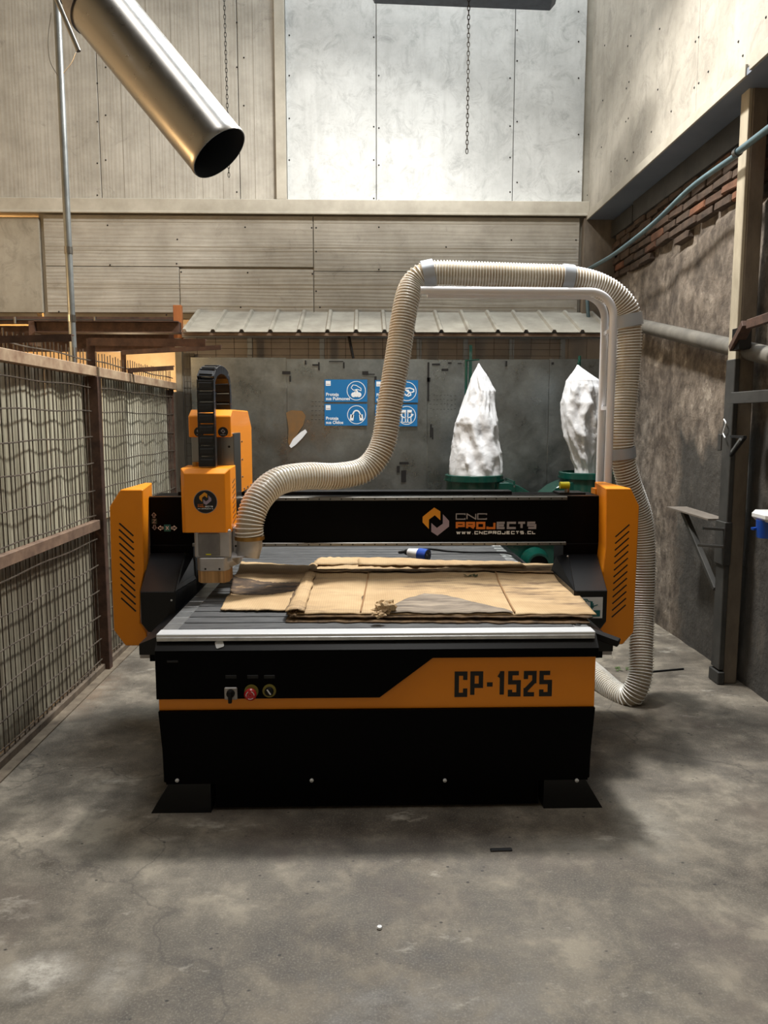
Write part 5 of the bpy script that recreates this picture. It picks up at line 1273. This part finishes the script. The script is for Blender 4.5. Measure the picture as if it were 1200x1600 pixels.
# ------------------------------------------------------------------ right side: column, pipes, brackets, socket
cl_ = thing('wall_column', (2.24, 4.55, 0), 'tall concrete column against the right wall with pale timber face as its lit side', 'column')
bx(2.185, 2.275, 4.50, 4.62, 0, 3.46).build('concrete_core', CONCPOST, cl_, bevel=.006)
bx(2.163, 2.185, 4.505, 4.60, 1.9, 3.46).build('lit_timber_face', WOODLIGHT, cl_, bevel=.003)  # pale colour puts the light on this side into the material
bx(2.155, 2.187, 4.49, 4.60, 0.09, 1.96).build('steel_channel', DARKSTEEL, cl_, bevel=.004)
bx(2.148, 2.19, 4.48, 4.61, 0.0, 0.08).build('channel_foot', DARKSTEEL, cl_, bevel=.005)
bx(2.145, 2.19, 4.485, 4.61, 0.74, 1.0).build('sleeve_plate', DARKSTEEL, cl_, bevel=.003)
bx(2.175, 2.185, 4.66, 4.70, 1.42, 1.52).build('hinge_plate', DARKSTEEL, cl_, bevel=.003)
MB().cyl((2.02, 4.5, .965), (2.17, 4.5, .955), .009, 8).cyl((2.0, 4.52, .86), (2.16, 4.5, .85), .009, 8).build('bolt_pins', STEEL, cl_)
# triangular shelf bracket running along the wall
sb = thing('shelf_bracket', (2.2, 5.0, .8), 'triangular steel shelf bracket fixed to the column, on grey wall', 'bracket')
A_, B_, C_ = at(1050, 797, x=2.13), at(1118, 818, x=2.13), at(1120, 806, x=2.2)
sA = at(1050, 797, x=2.10); 
MB().add([(2.06, sA.y, 1.02), (2.12, 4.66, 1.0), (2.24, 4.66, 1.0), (2.2, sA.y, 1.02), (2.06, sA.y, 1.012), (2.12, 4.66, .99), (2.24, 4.66, .99), (2.2, sA.y, 1.012)], [(0, 1, 2, 3), (7, 6, 5, 4), (0, 4, 5, 1), (1, 5, 6, 2), (2, 6, 7, 3), (3, 7, 4, 0)]).build('shelf_plate', vary(Mat('dusty_steel_plate', (110, 102, 92), .7), (96, 88, 80), (124, 116, 106), 9, 6), sb)
MB().obox((2.13, sA.y - .12, 1.0), (2.165, 4.60, .57), .03, .035, up=(1, 0, 0)).build('diagonal_brace', DARKSTEEL, sb, bevel=.003)
# big grey pipe along the wall
t = thing('wall_drain_pipe', (2.25, 5.5, 2.2), 'thick dusty grey pipe along the plaster wall, passing behind the column', 'pipe')
p0 = at(985, 505, x=2.24); p1 = at(1138, 541, x=2.24); dd = (p1 - p0)
MB().tube([p0 - dd * .12, p0, p1, p1 + dd * 1.2], .052, 20).build('pipe', GREYPIPE, t, smooth=True)
# blue conduit
t = thing('blue_conduit', (2.1, 5.5, 3.05), 'slim blue-grey conduit rising across the brick wall in front of the column', 'pipe')
q0, q1, q2 = at(1215, 190, x=2.09), at(1010 + 142, 238, x=2.1), at(916, 424, x=2.04)
MB().tube([q0, q1], .019, 14).build('conduit_run', BLUEPIPE, t, smooth=True)
q15 = at(1050, 318, x=2.08)
MB().tube(catmull([q1 + (q0 - q1) * .02 - Vector((0, 0, .012)), at(1080, 293, x=2.09), at(1020, 350, x=2.07), at(960, 397, x=2.05), q2, at(917, 440, y=q2.y + .02), at(918, 478, y=q2.y), at(921, 512, y=q2.y)], 8), .0165, 14).build('conduit_run', BLUEPIPE, t, smooth=True)
MB().tube([q1 + (q1 - q0) * .04, q1 - (q1 - q0) * .04], .026, 14).build('coupler', STEEL, t, smooth=True)
# steel arms by the right frame edge
t = thing('wall_bracket', (2.2, 4.4, 2.0), 'brown steel angle arm reaching right from upper column, sooty behind', 'bracket')
p = [at(1156, 530, x=2.12), at(1170, 507, x=2.10), at(1215, 492, x=2.07)]
MB().obox(p[1], p[2], .03, .05).build('arm', RUST, t, bevel=.003)
MB().obox(at(1147, 545, x=2.15), at(1168, 505, x=2.13), .06, .04).build('gusset', RUST, t, bevel=.003)
MB().box(2.13, 2.20, 4.40, 4.49, at(1160, 545, x=2.15).z, at(1160, 512, x=2.15).z).build('socket_box', BLACKSAT, t)
t = thing('wall_rail', (2.17, 4.3, 1.7), 'horizontal dark steel channel running right from the column, above the socket', 'rail')
z_ = at(1170, 620, x=2.16).z
bx(2.13, 2.18, 3.0, 4.47, z_ - .035, z_ + .03).build('channel', DARKSTEEL, t, bevel=.003)
bx(2.11, 2.13, 3.0, 4.47, z_ - .035, z_ - .025).build('flange', DARKSTEEL, t)
t = thing('steel_hook_frame', (2.16, 4.4, 1.45), 'small black folding steel frame on the column, one pale edge', 'bracket')
a, b, c = at(1143, 682, x=2.14), at(1164, 683, x=2.10), at(1142, 712, x=2.14)
MB().obox(a, b, .02, .015).obox(b, c, .02, .015).build('frame', BLACKSAT, t, bevel=.002)
MB().obox(at(1157, 686, x=2.09), at(1143, 706, x=2.13), .01, .015).build('pale_strip', ALU, t)
t = thing('looped_cord', tuple(at(1131, 665, x=2.14)), 'thin white cord looped on the column edge', 'cord')
MB().tube(catmull([at(1131, 655, x=2.14), at(1134, 662, x=2.135), at(1130, 676, x=2.14), at(1133, 684, x=2.135)], 6), .004, 6).build('cord', WHITE, t)
# industrial socket at the right edge
so = thing('wall_socket', tuple(at(1192, 822, x=2.2)), 'blue and white industrial socket on the wall at right edge', 'socket')
c = at(1193, 812, x=2.18); bx(c.x - .04, c.x + .11, c.y - .11, c.y + .07, c.z - .005, c.z + .05).build('white_housing', WHITEPL, so, bevel=.018)
MB().cyl((c.x + .01, c.y - .02, c.z - .095), (c.x + .01, c.y - .02, c.z), .052, 24, .056).build('blue_body', BLUEPL, so, smooth=True)
MB().obox((c.x - .06, c.y, c.z - .05), (c.x, c.y, c.z - .045), .03, .012).build('catch', BLUEPL, so)
MB().tube(catmull([(c.x + .05, c.y, c.z + .04), (c.x + .06, c.y, c.z + .25), (c.x + .1, c.y, c.z + .5), (c.x + .1, c.y, c.z + 1.0)], 6), .009, 8).build('supply_cable', RUBBER, so, smooth=True)

# ------------------------------------------------------------------ small things on the floor
p = at(593, 1451, z=0); t = thing('white_pebble', tuple(p), 'tiny white chip alone on the foreground floor', 'pebble')
crm = MB().lathe([(.001, 0), (.009, .002), (.008, .008), (.001, .011)], p, 7); crm.build('chip', WHITE, t)
t = thing('dark_wood_splinter', tuple(at(780, 1327, z=0)), 'dark flat splinter on the floor in front of the machine', 'debris')
MB().obox(at(766, 1328, z=.003), at(800, 1327, z=.003), .018, .006).build('splinter', BLKPR, t, bevel=.002)
t = thing('steel_rod', tuple(at(1045, 1048, z=0)), 'thin dark rod lying on the floor right of the hose', 'rod')
MB().cyl(at(1012, 1050, z=.006), at(1068, 1045, z=.006), .006, 8).build('rod', RUBBER, t)
t = thing('green_leaves', tuple(at(974, 1045, z=0)), 'few small green leaves on the floor inside the hose bend', 'leaves'); lf = MB()
for k in range(16):
    c = at(974 + random.uniform(-12, 12), 1045 + random.uniform(-3, 3), z=.006); an = random.uniform(0, 6.28); d = Vector((math.cos(an), math.sin(an), .2)) * .016; s_ = Vector((-math.sin(an), math.cos(an), 0)) * .006
    lf.add([c - d, c + s_, c + d, c - s_], [(0, 1, 2, 3)])
lf.build('leaf_scraps', Mat('green_leaf', (70, 92, 40), .7).m, t, kind='stuff')
